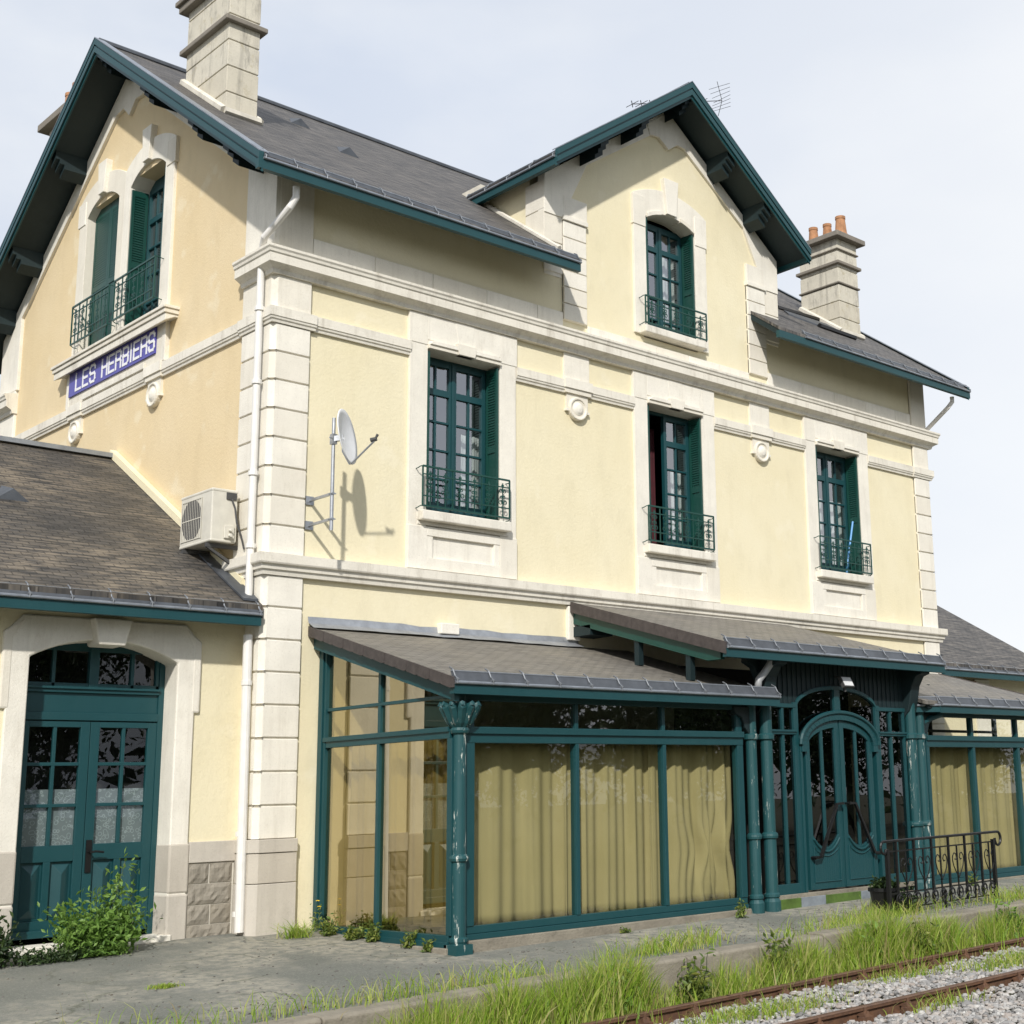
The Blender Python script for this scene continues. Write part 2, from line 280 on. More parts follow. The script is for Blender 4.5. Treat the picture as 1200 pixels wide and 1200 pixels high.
# ------------------------------------------------------------------ mesh building
def wall2d(kind, off=0.):
    # (u, d, z): u along the wall, d into the building, z up
    if kind == 'front': return lambda u, d, z: (u, off+d, z)
    return lambda u, d, z: (off+d, u, z)
class MB:
    def __init__(s, f=None): s.v = []; s.f = []; s.map = f
    def add(s, vs, fs):
        k = len(s.v)
        s.v += [tuple(s.map(*p)) if s.map else tuple(p) for p in vs]
        s.f += [tuple(i+k for i in f) for f in fs]; return s
    def box(s, x0, x1, y0, y1, z0, z1):
        return s.add([(x0,y0,z0),(x1,y0,z0),(x1,y1,z0),(x0,y1,z0),(x0,y0,z1),(x1,y0,z1),(x1,y1,z1),(x0,y1,z1)],
                     [(0,3,2,1),(4,5,6,7),(0,1,5,4),(1,2,6,5),(2,3,7,6),(3,0,4,7)])
    def prism(s, loop, vec):
        n = len(loop); a = [tuple(p) for p in loop]; b = [tuple(p[i]+vec[i] for i in range(3)) for p in loop]
        return s.add(a+b, [tuple(range(n-1, -1, -1)), tuple(range(n, 2*n))]+[(i, (i+1) % n, n+(i+1) % n, n+i) for i in range(n)])
    def frame(s, outer, inner, vec):
        n = len(outer); V = lambda L_, t: [tuple(p[i]+vec[i]*t for i in range(3)) for p in L_]
        vs = V(outer, 0)+V(inner, 0)+V(outer, 1)+V(inner, 1); fs = []
        for i in range(n):
            j = (i+1) % n
            fs += [(i, j, n+j, n+i), (2*n+i, 3*n+i, 3*n+j, 2*n+j), (i, 2*n+i, 2*n+j, j), (n+i, n+j, 3*n+j, 3*n+i)]
        return s.add(vs, fs)
    def tube(s, pts, r, n=8, closed=False):
        pts = [Vector(p) for p in pts]; k = len(s.v); N = len(pts); vs = []; fs = []
        rr = r if hasattr(r, '__len__') else [r]*N
        up = None
        for i, p in enumerate(pts):
            if closed: d = pts[(i+1) % N]-pts[i-1]
            else: d = pts[min(i+1, N-1)]-pts[max(i-1, 0)]
            d = d.normalized() if d.length > 1e-9 else Vector((0, 0, 1))
            if up is None: up = Vector((0, 0, 1)) if abs(d.z) < .9 else Vector((1, 0, 0))
            a = d.cross(up).normalized(); b = a.cross(d); up = b if b.length > .1 else up
            for j in range(n):
                t_ = 2*math.pi*(j+.5)/n
                vs.append(tuple(p+(a*math.cos(t_)+b*math.sin(t_))*rr[i]))
        for i in range(N if closed else N-1):
            i2 = (i+1) % N
            for j in range(n): fs.append((i*n+j, i*n+(j+1) % n, i2*n+(j+1) % n, i2*n+j))
        if not closed: fs += [tuple(range(n-1, -1, -1)), tuple((N-1)*n+j for j in range(n))]
        return s.add(vs, fs)
    def bar(s, p, q, r=.01): return s.tube([p, q], r*1.414, 4)
    def lathe(s, prof, cx, cy, n=20, cz=0):
        N = len(prof); vs = []; fs = []
        for r, z in prof:
            for j in range(n): vs.append((cx+r*math.cos(2*math.pi*j/n), cy+r*math.sin(2*math.pi*j/n), cz+z))
        for i in range(N-1):
            for j in range(n): fs.append((i*n+j, i*n+(j+1) % n, (i+1)*n+(j+1) % n, (i+1)*n+j))
        fs += [tuple(range(n-1, -1, -1)), tuple((N-1)*n+j for j in range(n))]
        return s.add(vs, fs)
    def belt(s, path, prof):
        # mitred moulding along a plan path; prof = [(offset outward, z)], outward is to the right of travel
        N = len(path); rows = []
        P2 = [Vector((p[0], p[1])) for p in path]
        for i in range(N):
            d0 = (P2[i]-P2[i-1]).normalized() if i > 0 else None
            d1 = (P2[i+1]-P2[i]).normalized() if i < N-1 else None
            if d0 is None: d0 = d1
            if d1 is None: d1 = d0
            n0 = Vector((d0.y, -d0.x)); n1 = Vector((d1.y, -d1.x)); b = (n0+n1); b = b/(1+n0.dot(n1))
            rows.append([(P2[i].x+b.x*o, P2[i].y+b.y*o, z) for o, z in prof])
        n = len(prof); vs = [p for r in rows for p in r]; fs = []
        for i in range(N-1):
            for j in range(n): fs.append((i*n+j, i*n+(j+1) % n, (i+1)*n+(j+1) % n, (i+1)*n+j))
        fs += [tuple(range(n-1, -1, -1)), tuple((N-1)*n+j for j in range(n))]
        return s.add(vs, fs)
    def pieces(s):
        # far-apart loose pieces become parts of their own
        n = len(s.v); par = list(range(n))
        def fd(a):
            while par[a] != a: par[a] = par[par[a]]; a = par[a]
            return a
        for f in s.f:
            a = fd(f[0])
            for i in f[1:]: par[fd(i)] = a
        isl = {}
        for i in range(n): isl.setdefault(fd(i), []).append(i)
        if not 1 < len(isl) < 400: return None
        keys = list(isl); P = np.array(s.v, float); lo = np.array([P[isl[k]].min(0) for k in keys]); hi = np.array([P[isl[k]].max(0) for k in keys])
        size = (hi-lo).max(1); gap = np.maximum(0, np.maximum(lo[:, None]-hi[None], lo[None]-hi[:, None]))
        near = np.sqrt((gap**2).sum(2)) <= np.maximum(.02, .5*np.maximum(size[:, None], size[None]))
        comp = list(range(len(keys)))
        def fc(a):
            while comp[a] != a: comp[a] = comp[comp[a]]; a = comp[a]
            return a
        for a, b_ in zip(*np.nonzero(np.triu(near, 1))): comp[fc(a)] = fc(b_)
        groups = {}
        for i, k in enumerate(keys): groups.setdefault(fc(i), set()).add(k)
        if not 1 < len(groups) <= 40: return None
        outs = []
        for g_ in groups.values():
            m_ = MB(); idx = {}
            for f in s.f:
                if fd(f[0]) in g_:
                    m_.f.append(tuple(idx.setdefault(i, len(idx)) for i in f))
            m_.v = [s.v[i] for i in idx]; outs.append(m_)
        return outs
    def build(s, name, mat, parent=None, bevel=0, smooth=False, recalc=True, root=None):
        if parent is not None and len(s.v) < 6000:
            ps = s.pieces()
            if ps: return [p.build1(name, mat, parent, bevel, smooth, recalc, root) for p in ps][0]
        return s.build1(name, mat, parent, bevel, smooth, recalc, root)
    def build1(s, name, mat, parent=None, bevel=0, smooth=False, recalc=True, root=None):
        me = bpy.data.meshes.new(name)
        o = bpy.data.objects.new(name, me); col.objects.link(o)
        off = Vector((0, 0, 0))
        if parent is not None:
            o.parent = parent
            p = parent
            while p is not None: off += p.location; p = p.parent
        elif root is not None:
            off = Vector(root); o.location = off
        V = [(v[0]-off.x, v[1]-off.y, v[2]-off.z) for v in s.v]
        me.from_pydata(V, [], s.f); me.update()
        if recalc:
            b = bmesh.new(); b.from_mesh(me); bmesh.ops.recalc_face_normals(b, faces=b.faces); b.to_mesh(me); b.free()
        if smooth:
            for p in me.polygons: p.use_smooth = True
        me.materials.append(mat)
        if bevel:
            bm_ = o.modifiers.new('bevel', 'BEVEL'); bm_.width = bevel; bm_.segments = 2; bm_.limit_method = 'ANGLE'
        return o
def tag(o, label, cat, group=None, kind=None):
    o['label'] = label; o['category'] = cat
    if group: o['group'] = group
    if kind: o['kind'] = kind
    return o
def empty(name, loc, label, cat, group=None):
    o = bpy.data.objects.new(name, None); o.location = loc; o.empty_display_size = .2; col.objects.link(o)
    return tag(o, label, cat, group)
def gz(x, y): return -.02+.012*x+.055*y          # platform height
def arc(cx, z0, hw, rise, n=14):                  # points of a segmental arch, left to right
    if rise < 1e-6: return [(cx-hw+2*hw*i/n, z0) for i in range(n+1)]
    r = (hw*hw+rise*rise)/(2*rise); a = math.asin(min(1, hw/r))
    return [(cx+r*math.sin(-a+2*a*i/n), z0+rise-r+r*math.cos(-a+2*a*i/n)) for i in range(n+1)]
def ell(cx, z0, hw, rise, n=18):
    return [(cx-hw*math.cos(math.pi*i/n), z0+rise*math.sin(math.pi*i/n)) for i in range(n+1)]
def wallgrid(mb, u0, u1, z0, z1, holes, d0, d1):
    us = sorted({u0, u1, *[h[0] for h in holes], *[h[1] for h in holes]}); us = [u for u in us if u0 <= u <= u1]
    for a, b in zip(us, us[1:]):
        cuts = sorted([(h[2], h[3]) for h in holes if h[0] <= a+1e-6 and h[1] >= b-1e-6]); z = z0
        for c0, c1 in cuts:
            if c0 > z: mb.box(a, b, d0, d1, z, c0)
            z = max(z, c1)
        if z < z1: mb.box(a, b, d0, d1, z, z1)

W, D, CY = 13.10, 8.50, 4.25


# ================================================================== STATION BUILDING
B = empty('station_building', (W/2, CY, 0), 'tall cream and yellow two storey station house with slate roof and central gabled dormer', 'station')
HOLES_F = [(c-.70, c+.70, 4.62, 6.96) for c in (2.716, 6.55, 10.39)]
DX0, DX1 = 4.064, 9.036
b = MB(wall2d('front', .04)); wallgrid(b, .04, W-.04, -.4, 8.74, [h for h in HOLES_F]+[(5.98, 7.12, 7.90, 8.74)], 0, .34)
# dormer wall above the eaves
b.box(DX0+.04, 5.98, 0, .34, 8.74, 9.72); b.box(7.12, DX1-.04, 0, .34, 8.74, 9.72)
sl = .73
b.prism([(DX0+.04, 0, 9.72), (5.98, 0, 9.72), (5.98, 0, 9.95), (5.98, 0, 9.72+(5.98-DX0-.04)*sl)], (0, .34, 0))
b.prism([(DX1-.04, 0, 9.72), (7.12, 0, 9.72), (7.12, 0, 9.95), (7.12, 0, 9.72+(5.98-DX0-.04)*sl)], (0, .34, 0))
zt = 9.72+(5.98-DX0-.04)*sl
b.prism([(5.98, 0, 9.98), (7.12, 0, 9.98), (7.12, 0, zt), (6.55, 0, zt+.57*sl), (5.98, 0, zt)], (0, .34, 0))
# dormer cheeks
b.build('front_wall', M['wall'], B)
for xx in (DX0+.03, DX1-.33): MB().box(xx, xx+.30, .36, 2.2, 8.75, 10.02).build('dormer_cheek', M['wall'], B)
b = MB()
def ztop_g(y): return 8.62+.72*y if y <= CY else 8.62+.72*(D-y)
GH = [(2.95, 4.12, 7.62, 9.9), (4.40, 5.56, 7.62, 9.9)]
def gable_wall(x0, x1, holes):
    b = MB()
    ys = sorted({.38, CY, D-.04, *[h[0] for h in holes], *[h[1] for h in holes]})
    for y0, y1 in zip(ys, ys[1:]):
        hs = sorted([(h[2], h[3]) for h in holes if h[0] <= y0+1e-6 and h[1] >= y1-1e-6])
        z = -.4
        for c0, c1 in hs:
            b.box(x0, x1, y0, y1, z, c0); z = c1
        b.prism([(x0, y0, z), (x0, y1, z), (x0, y1, ztop_g(y1)), (x0, y0, ztop_g(y0))], (x1-x0, 0, 0))
    return b
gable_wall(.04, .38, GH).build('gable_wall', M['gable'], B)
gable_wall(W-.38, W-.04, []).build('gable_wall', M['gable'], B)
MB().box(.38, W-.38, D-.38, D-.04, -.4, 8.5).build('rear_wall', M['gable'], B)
# floors inside, so the rooms are dark
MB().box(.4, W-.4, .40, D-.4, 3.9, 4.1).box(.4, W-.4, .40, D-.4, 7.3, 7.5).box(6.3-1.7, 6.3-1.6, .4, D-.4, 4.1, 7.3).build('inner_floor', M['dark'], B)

# ---- plinth, quoins and pilasters
CH = .055
def lpath(left, ext_side, ext_front, o=0.):
    if left: return [(0-o*0, ext_side), (0, CH), (CH, 0), (ext_front, 0)]
    return [(W-ext_front, 0), (W-CH, 0), (W, CH), (W, ext_side)]
def prof(o0, o1, z0, z1): return [(o0, z0), (o1, z0), (o1, z1), (o0, z1)]
for left in (True, False):
    b = MB()
    p = lpath(left, .34, .50)
    b.belt(p, prof(-.2, .035, -.4, .50)); b.belt(p, prof(-.2, .032, .507, .815)); b.belt(p, prof(-.2, .045, .822, .96))
    b.build('plinth', M['granite'], B, .006)
    b = MB(); pq = lpath(left, .71, .49)
    b.belt(pq, prof(-.2, -.022, .96, 8.5))
    n = 8; h = (3.83-.965)/n
    for i in range(n): b.belt(pq, prof(-.19, 0, .967+i*h, .967+(i+1)*h-.022))
    h = (6.76-4.06)/8
    for i in range(8): b.belt(pq, prof(-.19, 0, 4.06+i*h+.0, 4.06+(i+1)*h-.022))
    b.belt(pq, prof(-.19, .004, 6.93, 7.40)); b.belt(pq, prof(-.19, .003, 7.60, 8.55))
    b.build('quoin', M['stone'], B, .007)
b = MB(); q = [(.0, D), (.0, D-.66)]
b.belt(q, prof(-.2, .0, -.3, 8.5)); b.build('quoin', M['stone'], B, .007)
# ---- mouldings
CORN = [(-.1, 7.33), (.035, 7.33), (.05, 7.375), (.085, 7.40), (.13, 7.425), (.13, 7.525), (.145, 7.54), (.15, 7.57), (.165, 7.59), (.165, 7.62), (.0, 7.655), (-.1, 7.655)]
BAND = [(-.1, 3.815), (.02, 3.815), (.03, 3.87), (.05, 3.875), (.055, 3.925), (.085, 3.935), (.092, 3.95), (.092, 4.05), (.0, 4.068), (-.1, 4.068)]
STR = [(-.1, 6.745), (-.012, 6.745), (-.006, 6.775), (.008, 6.785), (.012, 6.81), (.022, 6.815), (.022, 6.925), (-.05, 6.94), (-.1, 6.94)]
CAP = [(o+.028 if o > -.09 else o, z) for o, z in STR]
b = MB(); b.belt([(0, .70), (0, 0), (W, 0), (W, .70)], CORN); b.build('cornice', M['stoned'], B)
b = MB(); b.belt([(0, D), (0, D-.68)], CORN); b.build('cornice', M['stoned'], B)
b = MB(); b.belt([(0, .78), (0, 0), (W, 0), (W, .78)], BAND); b.build('band_course', M['stoned'], B)
# plain frieze course above the cornice
b = MB()
for a_, c_ in ((.50, 4.40), (4.85, 8.25), (8.70, W-.50)):
    if a_ == 4.85: continue
    x = a_
    while x < c_-.01:
        x2 = min(c_, x+.86); b.box(x+.003, x2-.003, .012, .2, 7.655, 7.90); x = x2
for x in np.arange(4.85, 8.25, .68): b.box(x+.003, min(8.25, x+.68)-.003, .008, .2, 7.655, 7.80)
b.build('frieze_course', M['stone'], B, .004)
b = MB()
xs = [(.52, 1.885), (3.56, 5.71), (7.39, 9.55), (11.23, W-.52)]
for a_, c_ in xs: b.belt([(a_, 0), (c_, 0)], [(o+.004 if o > -.09 else o, z) for o, z in STR])
b.belt([(0, .74), (0, 0), (.55, 0)], CAP); b.belt([(W-.55, 0), (W, 0), (W, .74)], CAP)
b.build('string_course', M['stoned'], B)
b = MB(); YS = [(0, D-.68), (0, .74)]
b.belt(YS, [(o+.005 if o > -.09 else o, z) for o, z in STR]); b.build('string_course', M['stoned'], B)
# string blocks and round bosses
def boss(f, u, z_top, top, wd, name):
    b = MB(f)
    if top: b.box(u-wd/2+.0, u+wd/2, .01, .2, 6.935, top)
    b.box(u-wd/2-.02, u+wd/2+.02, -.045, .2, 6.815, 6.945); b.box(u-wd/2-.005, u+wd/2+.005, -.025, .2, 6.75, 6.813)
    b.box(u-wd*.42, u+wd*.42, .005, .2, 6.53, 6.748); b.box(u-wd*.42-.02, u-wd*.42+.05, -.01, .2, 6.495, 6.528); b.box(u+wd*.42-.05, u+wd*.42+.02, -.01, .2, 6.495, 6.528)
    n = 24
    for r0, d0 in ((.165, -.012), (.125, .012)):
        b.prism([(u+r0*math.cos(2*math.pi*i/n), d0, 6.545+r0*math.sin(2*math.pi*i/n)) for i in range(n)], (0, .1, 0))
    rings = []
    for i in range(4):
        a = i/3*math.pi/2*.98; rr = .105*math.cos(a); rings.append([(u+rr*math.cos(2*math.pi*j/n), .012-.06*math.sin(a), 6.545+rr*math.sin(2*math.pi*j/n)) for j in range(n)])
    vs = [p for r_ in rings for p in r_]; fs = [(i*n+j, i*n+(j+1) % n, (i+1)*n+(j+1) % n, (i+1)*n+j) for i in range(3) for j in range(n)]
    fs.append(tuple(3*n+j for j in range(n))); fs.append(tuple(range(n))); b.add(vs, fs)
    # ring
    b.tube([(u+.145*math.cos(2*math.pi*i/n), -.012, 6.545+.145*math.sin(2*math.pi*i/n)) for i in range(n)], .02, 6, True)
    b.build(name, M['stone'], B)
for u in (4.635, 8.465): boss(wall2d('front', 0), u, 0, 7.34, .46, 'boss_bracket')
for u in (3.0, 5.46): boss(wall2d('gable', 0), u, 0, 7.0, .44, 'boss_bracket')

# ---- stone window surrounds
def surround(kind, outer_lo, inner_hw, c, z0, zs, rise, outer_top, key, parent, depth=.30, arched_top=0., name='window_surround', mat='stone'):
    b = MB(wall2d(kind, 0)); hw = outer_lo
    n = 14
    inner = [(c-inner_hw, z0)]+arc(c, zs, inner_hw, rise, n)+[(c+inner_hw, z0)]
    top = arc(c, outer_top, hw, arched_top, n)
    outer = [(c-hw, z0)]+top+[(c+hw, z0)]
    b.frame([(u, 0, z) for u, z in outer], [(u, 0, z) for u, z in inner], (0, depth, 0))
    if key:
        k0, k1, zk0, zk1, kd = key
        b.prism([(c-k0, -kd, zk0), (c+k0, -kd, zk0), (c+k1, -kd, zk1), (c-k1, -kd, zk1)], (0, kd+.1, 0))
    return b
def casement(kind, c, hw, z0, z1, rows, name, parent, open_left=False, rise=0., dd=.27, flip=1, trans=None, panes=True, mull=2):
    # timber window: outer frame, two leaves with glazing bars, panes
    f = wall2d(kind, 0); b = MB(f); T = .045; d0, d1 = dd, dd+.06
    zc = z1-rise
    b.box(c-hw, c-hw+T, d0, d1, z0, z1); b.box(c+hw-T, c+hw, d0, d1, z0, z1); b.box(c-hw+T, c+hw-T, d0, d1, z1-T-rise*.9, z1); b.box(c-hw+T, c+hw-T, d0, d1, z0, z0+.06)
    def leaf(ua, ub):
        S = .055
        b.box(ua, ua+S, d0-.02, d1-.015, z0+.06, zc-T); b.box(ub-S, ub, d0-.02, d1-.015, z0+.06, zc-T)
        b.box(ua+S, ub-S, d0-.018, d1-.017, z0+.06, z0+.20); b.box(ua+S, ub-S, d0-.018, d1-.017, zc-T-.06, zc-T)
        for k in range(1, mull):
            um = ua+(ub-ua)*k/mull; b.box(um-.014, um+.014, d0-.010, d1-.020, z0+.20, zc-T-.06)
        for zr, th in rows: b.box(ua+S, ub-S, d0-.014-.006*(th > .04), d1-.019, zr-th/2, zr+th/2)
    if trans:
        b.box(c-hw+T, c+hw-T, d0-.012, d1-.001, trans-.05, trans+.05)
    if open_left:
        leaf(c, c+hw-T)
        # left leaf swung into the room
        ua = c-hw+T; S = .055; ln = .48
        for za, zb in ((z0+.06, z0+.2), (zc-T-.06, zc-T)): b.box(ua+.03, ua+.06, d1+S, d1+ln-S, za, zb)
        for da in (d1, d1+ln-S): b.box(ua+.03, ua+.06, da, da+S, z0+.06, zc-T)
        for zr, th in rows: b.box(ua+.035, ua+.055, d1+S, d1+ln-S, zr-th/2, zr+th/2)
    else:
        leaf(c-hw+T, c-.002); leaf(c+.002, c+hw-T); b.box(c-.022, c+.022, d0-.034, d0-.021, z0+.07, zc-T)
    w_ = b.build(name, M['teal'], parent, .003)
    def pane(ua, ub):
        if kind == 'front': vs = [(ua, d0+.012, z0+.15), (ub, d0+.012, z0+.15), (ub, d0+.012, zc-T-.03), (ua, d0+.012, zc-T-.03)]
        else: vs = [(ub, d0+.012, z0+.15), (ua, d0+.012, z0+.15), (ua, d0+.012, zc-T-.03), (ub, d0+.012, zc-T-.03)]
        g = MB(f); g.add(vs, [(0, 1, 2, 3)]); g.build('pane', M['glass'], w_, recalc=False)
    if not open_left: pane(c-hw+T+.03, c-.03)
    pane(c+.03, c+hw-T-.03)
    return w_
def shutter(kind, u, side, z0, z1, parent, d0=.015, d1=.245, closed=None, name='shutter'):
    b = MB(wall2d(kind, 0))
    if closed is None:
        ua, ub = (u-.045, u-.012) if side > 0 else (u+.012, u+.045)
        S = .04
        b.box(ua, ub, d0, d0+S, z0, z1); b.box(ua, ub, d1-S, d1, z0, z1)
        zm = z0+(z1-z0)*.46
        for za, zb in ((z0, z0+.10), (zm-.04, zm+.04), (z1-.08, z1)): b.box(ua, ub, d0+S, d1-S, za, zb)
        b.box(ua+.012, ub-.012, d0+S, d1-S, z0+.10, zm-.04)
        b.box((ua+ub)/2-.004, (ua+ub)/2+.004, d0+S, d1-S, zm+.04, z1-.08)
        z = zm+.055
        while z < z1-.10:
            uc = (ua+ub)/2
            b.prism([(uc-.013, d0+S, z), (uc+.013, d0+S, z+.022), (uc+.013, d0+S, z+.030), (uc-.013, d0+S, z+.008)] if side < 0 else
                    [(uc+.013, d0+S, z), (uc-.013, d0+S, z+.022), (uc-.013, d0+S, z+.030), (uc+.013, d0+S, z+.008)], (0, d1-d0-2*S, 0)); z += .036
    else:
        ua, ub = closed; S = .05
        b.box(ua, ua+S, d0, d0+.035, z0, z1); b.box(ub-S, ub, d0, d0+.035, z0, z1)
        zm = z0+(z1-z0)*.45
        for za, zb in ((z0, z0+.10), (zm-.04, zm+.04), (z1-.14, z1)): b.box(ua+S, ub-S, d0, d0+.035, za, zb)
        b.box(ua+S, ub-S, d0+.012, d0+.025, z0+.1, zm-.04)
        b.box(ua+S, ub-S, d0+.024, d0+.03, zm+.04, z1-.14)
        z = zm+.05
        while z < z1-.16:
            b.box(ua+S-.002, ub-S+.002, d0+.004, d0+.0245, z, z+.029); z += .036
    return b.build(name, M['green'], parent)
def balcony_rail(kind, ua, ub, z0, h, parent, d=-.11):
    b = MB(wall2d(kind, 0)); n = 4; r = .0085
    z1 = z0+h; zb = z0+.035; zu = z1-.10; zl = z0+.16
    for z, rr in ((z1, .011), (zu, .007), (zl, .007), (zb, .010)):
        b.box(ua, ub, d-rr, d+rr, z-rr, z+rr)
    for u in (ua, ub):
        for z in (z1, zb):
            b.tube([(u, d, z), (u+(.02 if u == ub else -.02), d+.02, z-.005), (u+(.03 if u == ub else -.03), d+.06, z-.02), (u+(.02 if u == ub else -.02), .02, z-.02)], .007, 5)
        b.box(u-r, u+r, d-r, d+r, zb, z1)
    L_ = ub-ua; N = max(4, int(round(L_/.235))); st = L_/N
    for i in range(N):
        u = ua+st*i
        if i: b.box(u-r*.8, u+r*.8, d-r*.8, d+r*.8, zb, z1)
        uc = u+st/2
        b.box(uc-.005, uc+.005, d-.005, d+.005, zb, zu+.05)
        b.lathe_uz = None
        b.prism([(uc-.018, d-.008, zu+.03), (uc+.018, d-.008, zu+.03), (uc+.010, d-.008, zu-.01), (uc-.010, d-.008, zu-.01)], (0, .016, 0))
        for s_ in (-1, 1):
            for zc_, rr in ((zl+.065, .034), (zu-.055, .028), ((zl+zu)/2, .022)):
                pts = []
                for k in range(12):
                    a = k/11*1.75*2*math.pi*.75; q = rr*(1-.5*k/11)
                    pts.append((uc+s_*(rr*.95-0*q)+s_*q*math.cos(a+math.pi), d, zc_+q*math.sin(a)))
                b.tube(pts, .0052, 4)
    return b.build('balcony_railing', M['green'], parent)
ROWS = [(6.43, .085), (6.04, .026), (5.67, .026), (5.30, .026)]
WINS = {}
for k, c in enumerate((2.716, 6.55, 10.39)):
    hw = .571
    b = surround('front', .835, hw, c, 4.06, 6.90, 0, 7.335, (.10, .15, 6.985, 7.33, .012), B)
    # label block: slightly wider head with a step under it
    b.box(c-.853, c-hw-.004, -.008, .1, 6.93, 7.325); b.box(c+hw+.004, c+.853, -.008, .1, 6.93, 7.325); b.box(c-hw-.004, c+hw+.004, -.008, .1, 7.0, 7.325)
    # rounded lintel lip
    lip = [(c-hw, 6.885), (c-hw+.0, 6.935), (c-hw+.03, 6.975), (c-hw+.08, 6.992), (c+hw-.08, 6.992), (c+hw-.03, 6.975), (c+hw, 6.935), (c+hw, 6.885)]
    b.prism([(u, -.035, z) for u, z in lip], (0, .32, 0))
    b.prism([(u*.985+c*.015, -.055, z) for u, z in lip[1:-1]], (0, .03, 0))
    b.prism([(c-.125, -.06, 6.885), (c+.125, -.06, 6.885), (c+.16, -.06, 7.03), (c-.16, -.06, 7.03)], (0, .1, 0))
    # jamb joints, apron
    b.box(c-.70, c+.70, -.012, .3, 4.62, 4.665)
    b.box(c-.838, c-.56, -.018, .1, 4.07, 4.60); b.box(c+.56, c+.838, -.018, .1, 4.07, 4.60)
    b.box(c-.56, c+.56, -.018, .1, 4.49, 4.60); b.box(c-.56, c+.56, -.018, .1, 4.07, 4.22)
    b.box(c-.56, c-.47, -.010, .1, 4.22, 4.49); b.box(c+.47, c+.56, -.010, .1, 4.22, 4.49); b.box(c-hw, c+hw, .02, .3, 4.06, 4.66)
    WS = b.build('window_surround', M['stone'], B, .005)
    MB().box(c-.70, c+.68, -.115, .34, 4.667, 4.788).build('sill', M['stoned'], WS, .012)
    wn_ = casement('front', c, hw-.004, 4.79, 6.885, ROWS, 'window', B, open_left=(k == 1))
    shutter('front', c+hw, 1, 4.83, 6.86, wn_); shutter('front', c-hw, -1, 4.83, 6.86, wn_)
    balcony_rail('front', c-.70, c+.64, 4.80, .53, wn_)
    WINS[k] = wn_
# dormer window
b = surround('front', .775, .525, 6.55, 7.93, 9.80, .14, 10.12, (.10, .155, 9.945, 10.52, .05), B, arched_top=.20)
b.box(5.76, 6.02, -.012, .1, 9.62, 10.10); b.box(7.08, 7.34, -.012, .1, 9.62, 10.10)
for sgn in (-1, 1):
    lip_o = [(p, z) for p, z in arc(6.55, 9.86, .50, .13, 10)]; 
    half = [p for p in lip_o if (p[0]-6.55)*sgn > .13]
    b.prism([(u, -.03, z) for u, z in half]+[(u, -.03, z-.07) for u, z in half[::-1]], (0, .2, 0))
DS = b.build('window_surround', M['stone'], B, .006)
MB().box(5.86, 7.16, -.13, .34, 7.925, 8.035).build('sill', M['stoned'], DS, .012)
dw = casement('front', 6.55, .52, 8.035, 9.86, [(9.45, .08), (9.05, .026), (8.66, .026), (8.33, .026)], 'window', B)
shutter('front', 6.55+.525, 1, 8.07, 9.80, dw); shutter('front', 6.55-.525, -1, 8.07, 9.80, dw)
balcony_rail('front', 5.88, 7.17, 8.035, .45, dw)
# gable windows: one open, one with its louvred shutters shut
b = MB(wall2d('gable', 0)); n = 14; hwg = .535
for c, ua, ub in ((3.535, 2.74, 4.25), (4.965, 4.25, 5.76)):
    inner = [(c-hwg, 7.60)]+arc(c, 9.78, hwg, .20, n)+[(c+hwg, 7.60)]
    tp = arc((ua+ub)/2, 10.08, (ub-ua)/2, .22, n)
    outer = [(ua, 7.60)]+tp+[(ub, 7.60)]
    b.frame([(u, 0, z) for u, z in outer], [(u, 0, z) for u, z in inner], (0, .30, 0))
    b.prism([(c-.09, -.05, 9.985), (c+.09, -.05, 9.985), (c+.14, -.05, 10.48), (c-.14, -.05, 10.48)], (0, .15, 0))
b.box(2.70, 2.95, -.012, .1, 9.70, 10.06); b.box(5.55, 5.80, -.012, .1, 9.70, 10.06)
GS = b.build('window_surround', M['stone'], B, .006)
b = MB(wall2d('gable', 0))
b.box(2.66, 5.84, -.06, .2, 7.55, 7.66); b.box(2.45, 6.05, -.17, .2, 7.56, 7.60); b.box(2.47, 6.03, -.15, .2, 7.50, 7.558); b.prism([(2.49, -.13, 7.40), (2.49, -.13, 7.498), (2.49, .1, 7.498), (2.49, .1, 7.465), (2.49, .0, 7.465)], (3.52, 0, 0)); 
b.box(2.70, 2.80, -.02, .2, 6.94, 7.46); b.box(5.70, 5.80, -.02, .2, 6.94, 7.46); b.box(2.80, 5.70, -.012, .2, 6.94, 7.46)
b.box(3.25, 5.2, -.04, .2, 6.95, 7.03)
b.build('sill', M['stoned'], GS, .006)
gw = casement('gable', 3.535, hwg-.004, 7.66, 9.93, [(9.30, .08), (8.9, .026), (8.5, .026), (8.1, .026)], 'window', B, rise=.12)
shutter('gable', 3.535+hwg, 1, 7.70, 9.74, gw); shutter('gable', 3.535-hwg, -1, 7.70, 9.74, gw)
balcony_rail('gable', 2.93, 4.16, 7.80, .60, gw, d=-.10)
gw2 = casement('gable', 4.965, hwg-.004, 7.66, 9.93, [(9.30, .08), (8.9, .026)], 'window', B, rise=.12, dd=.285)
shutter('gable', 0, 0, 7.68, 9.90, gw2, d0=.12, closed=(4.965-hwg+.01, 4.962)); shutter('gable', 0, 0, 7.68, 9.90, gw2, d0=.12, closed=(4.968, 4.965+hwg-.01))
balcony_rail('gable', 4.33, 5.56, 7.80, .60, gw2, d=-.10)

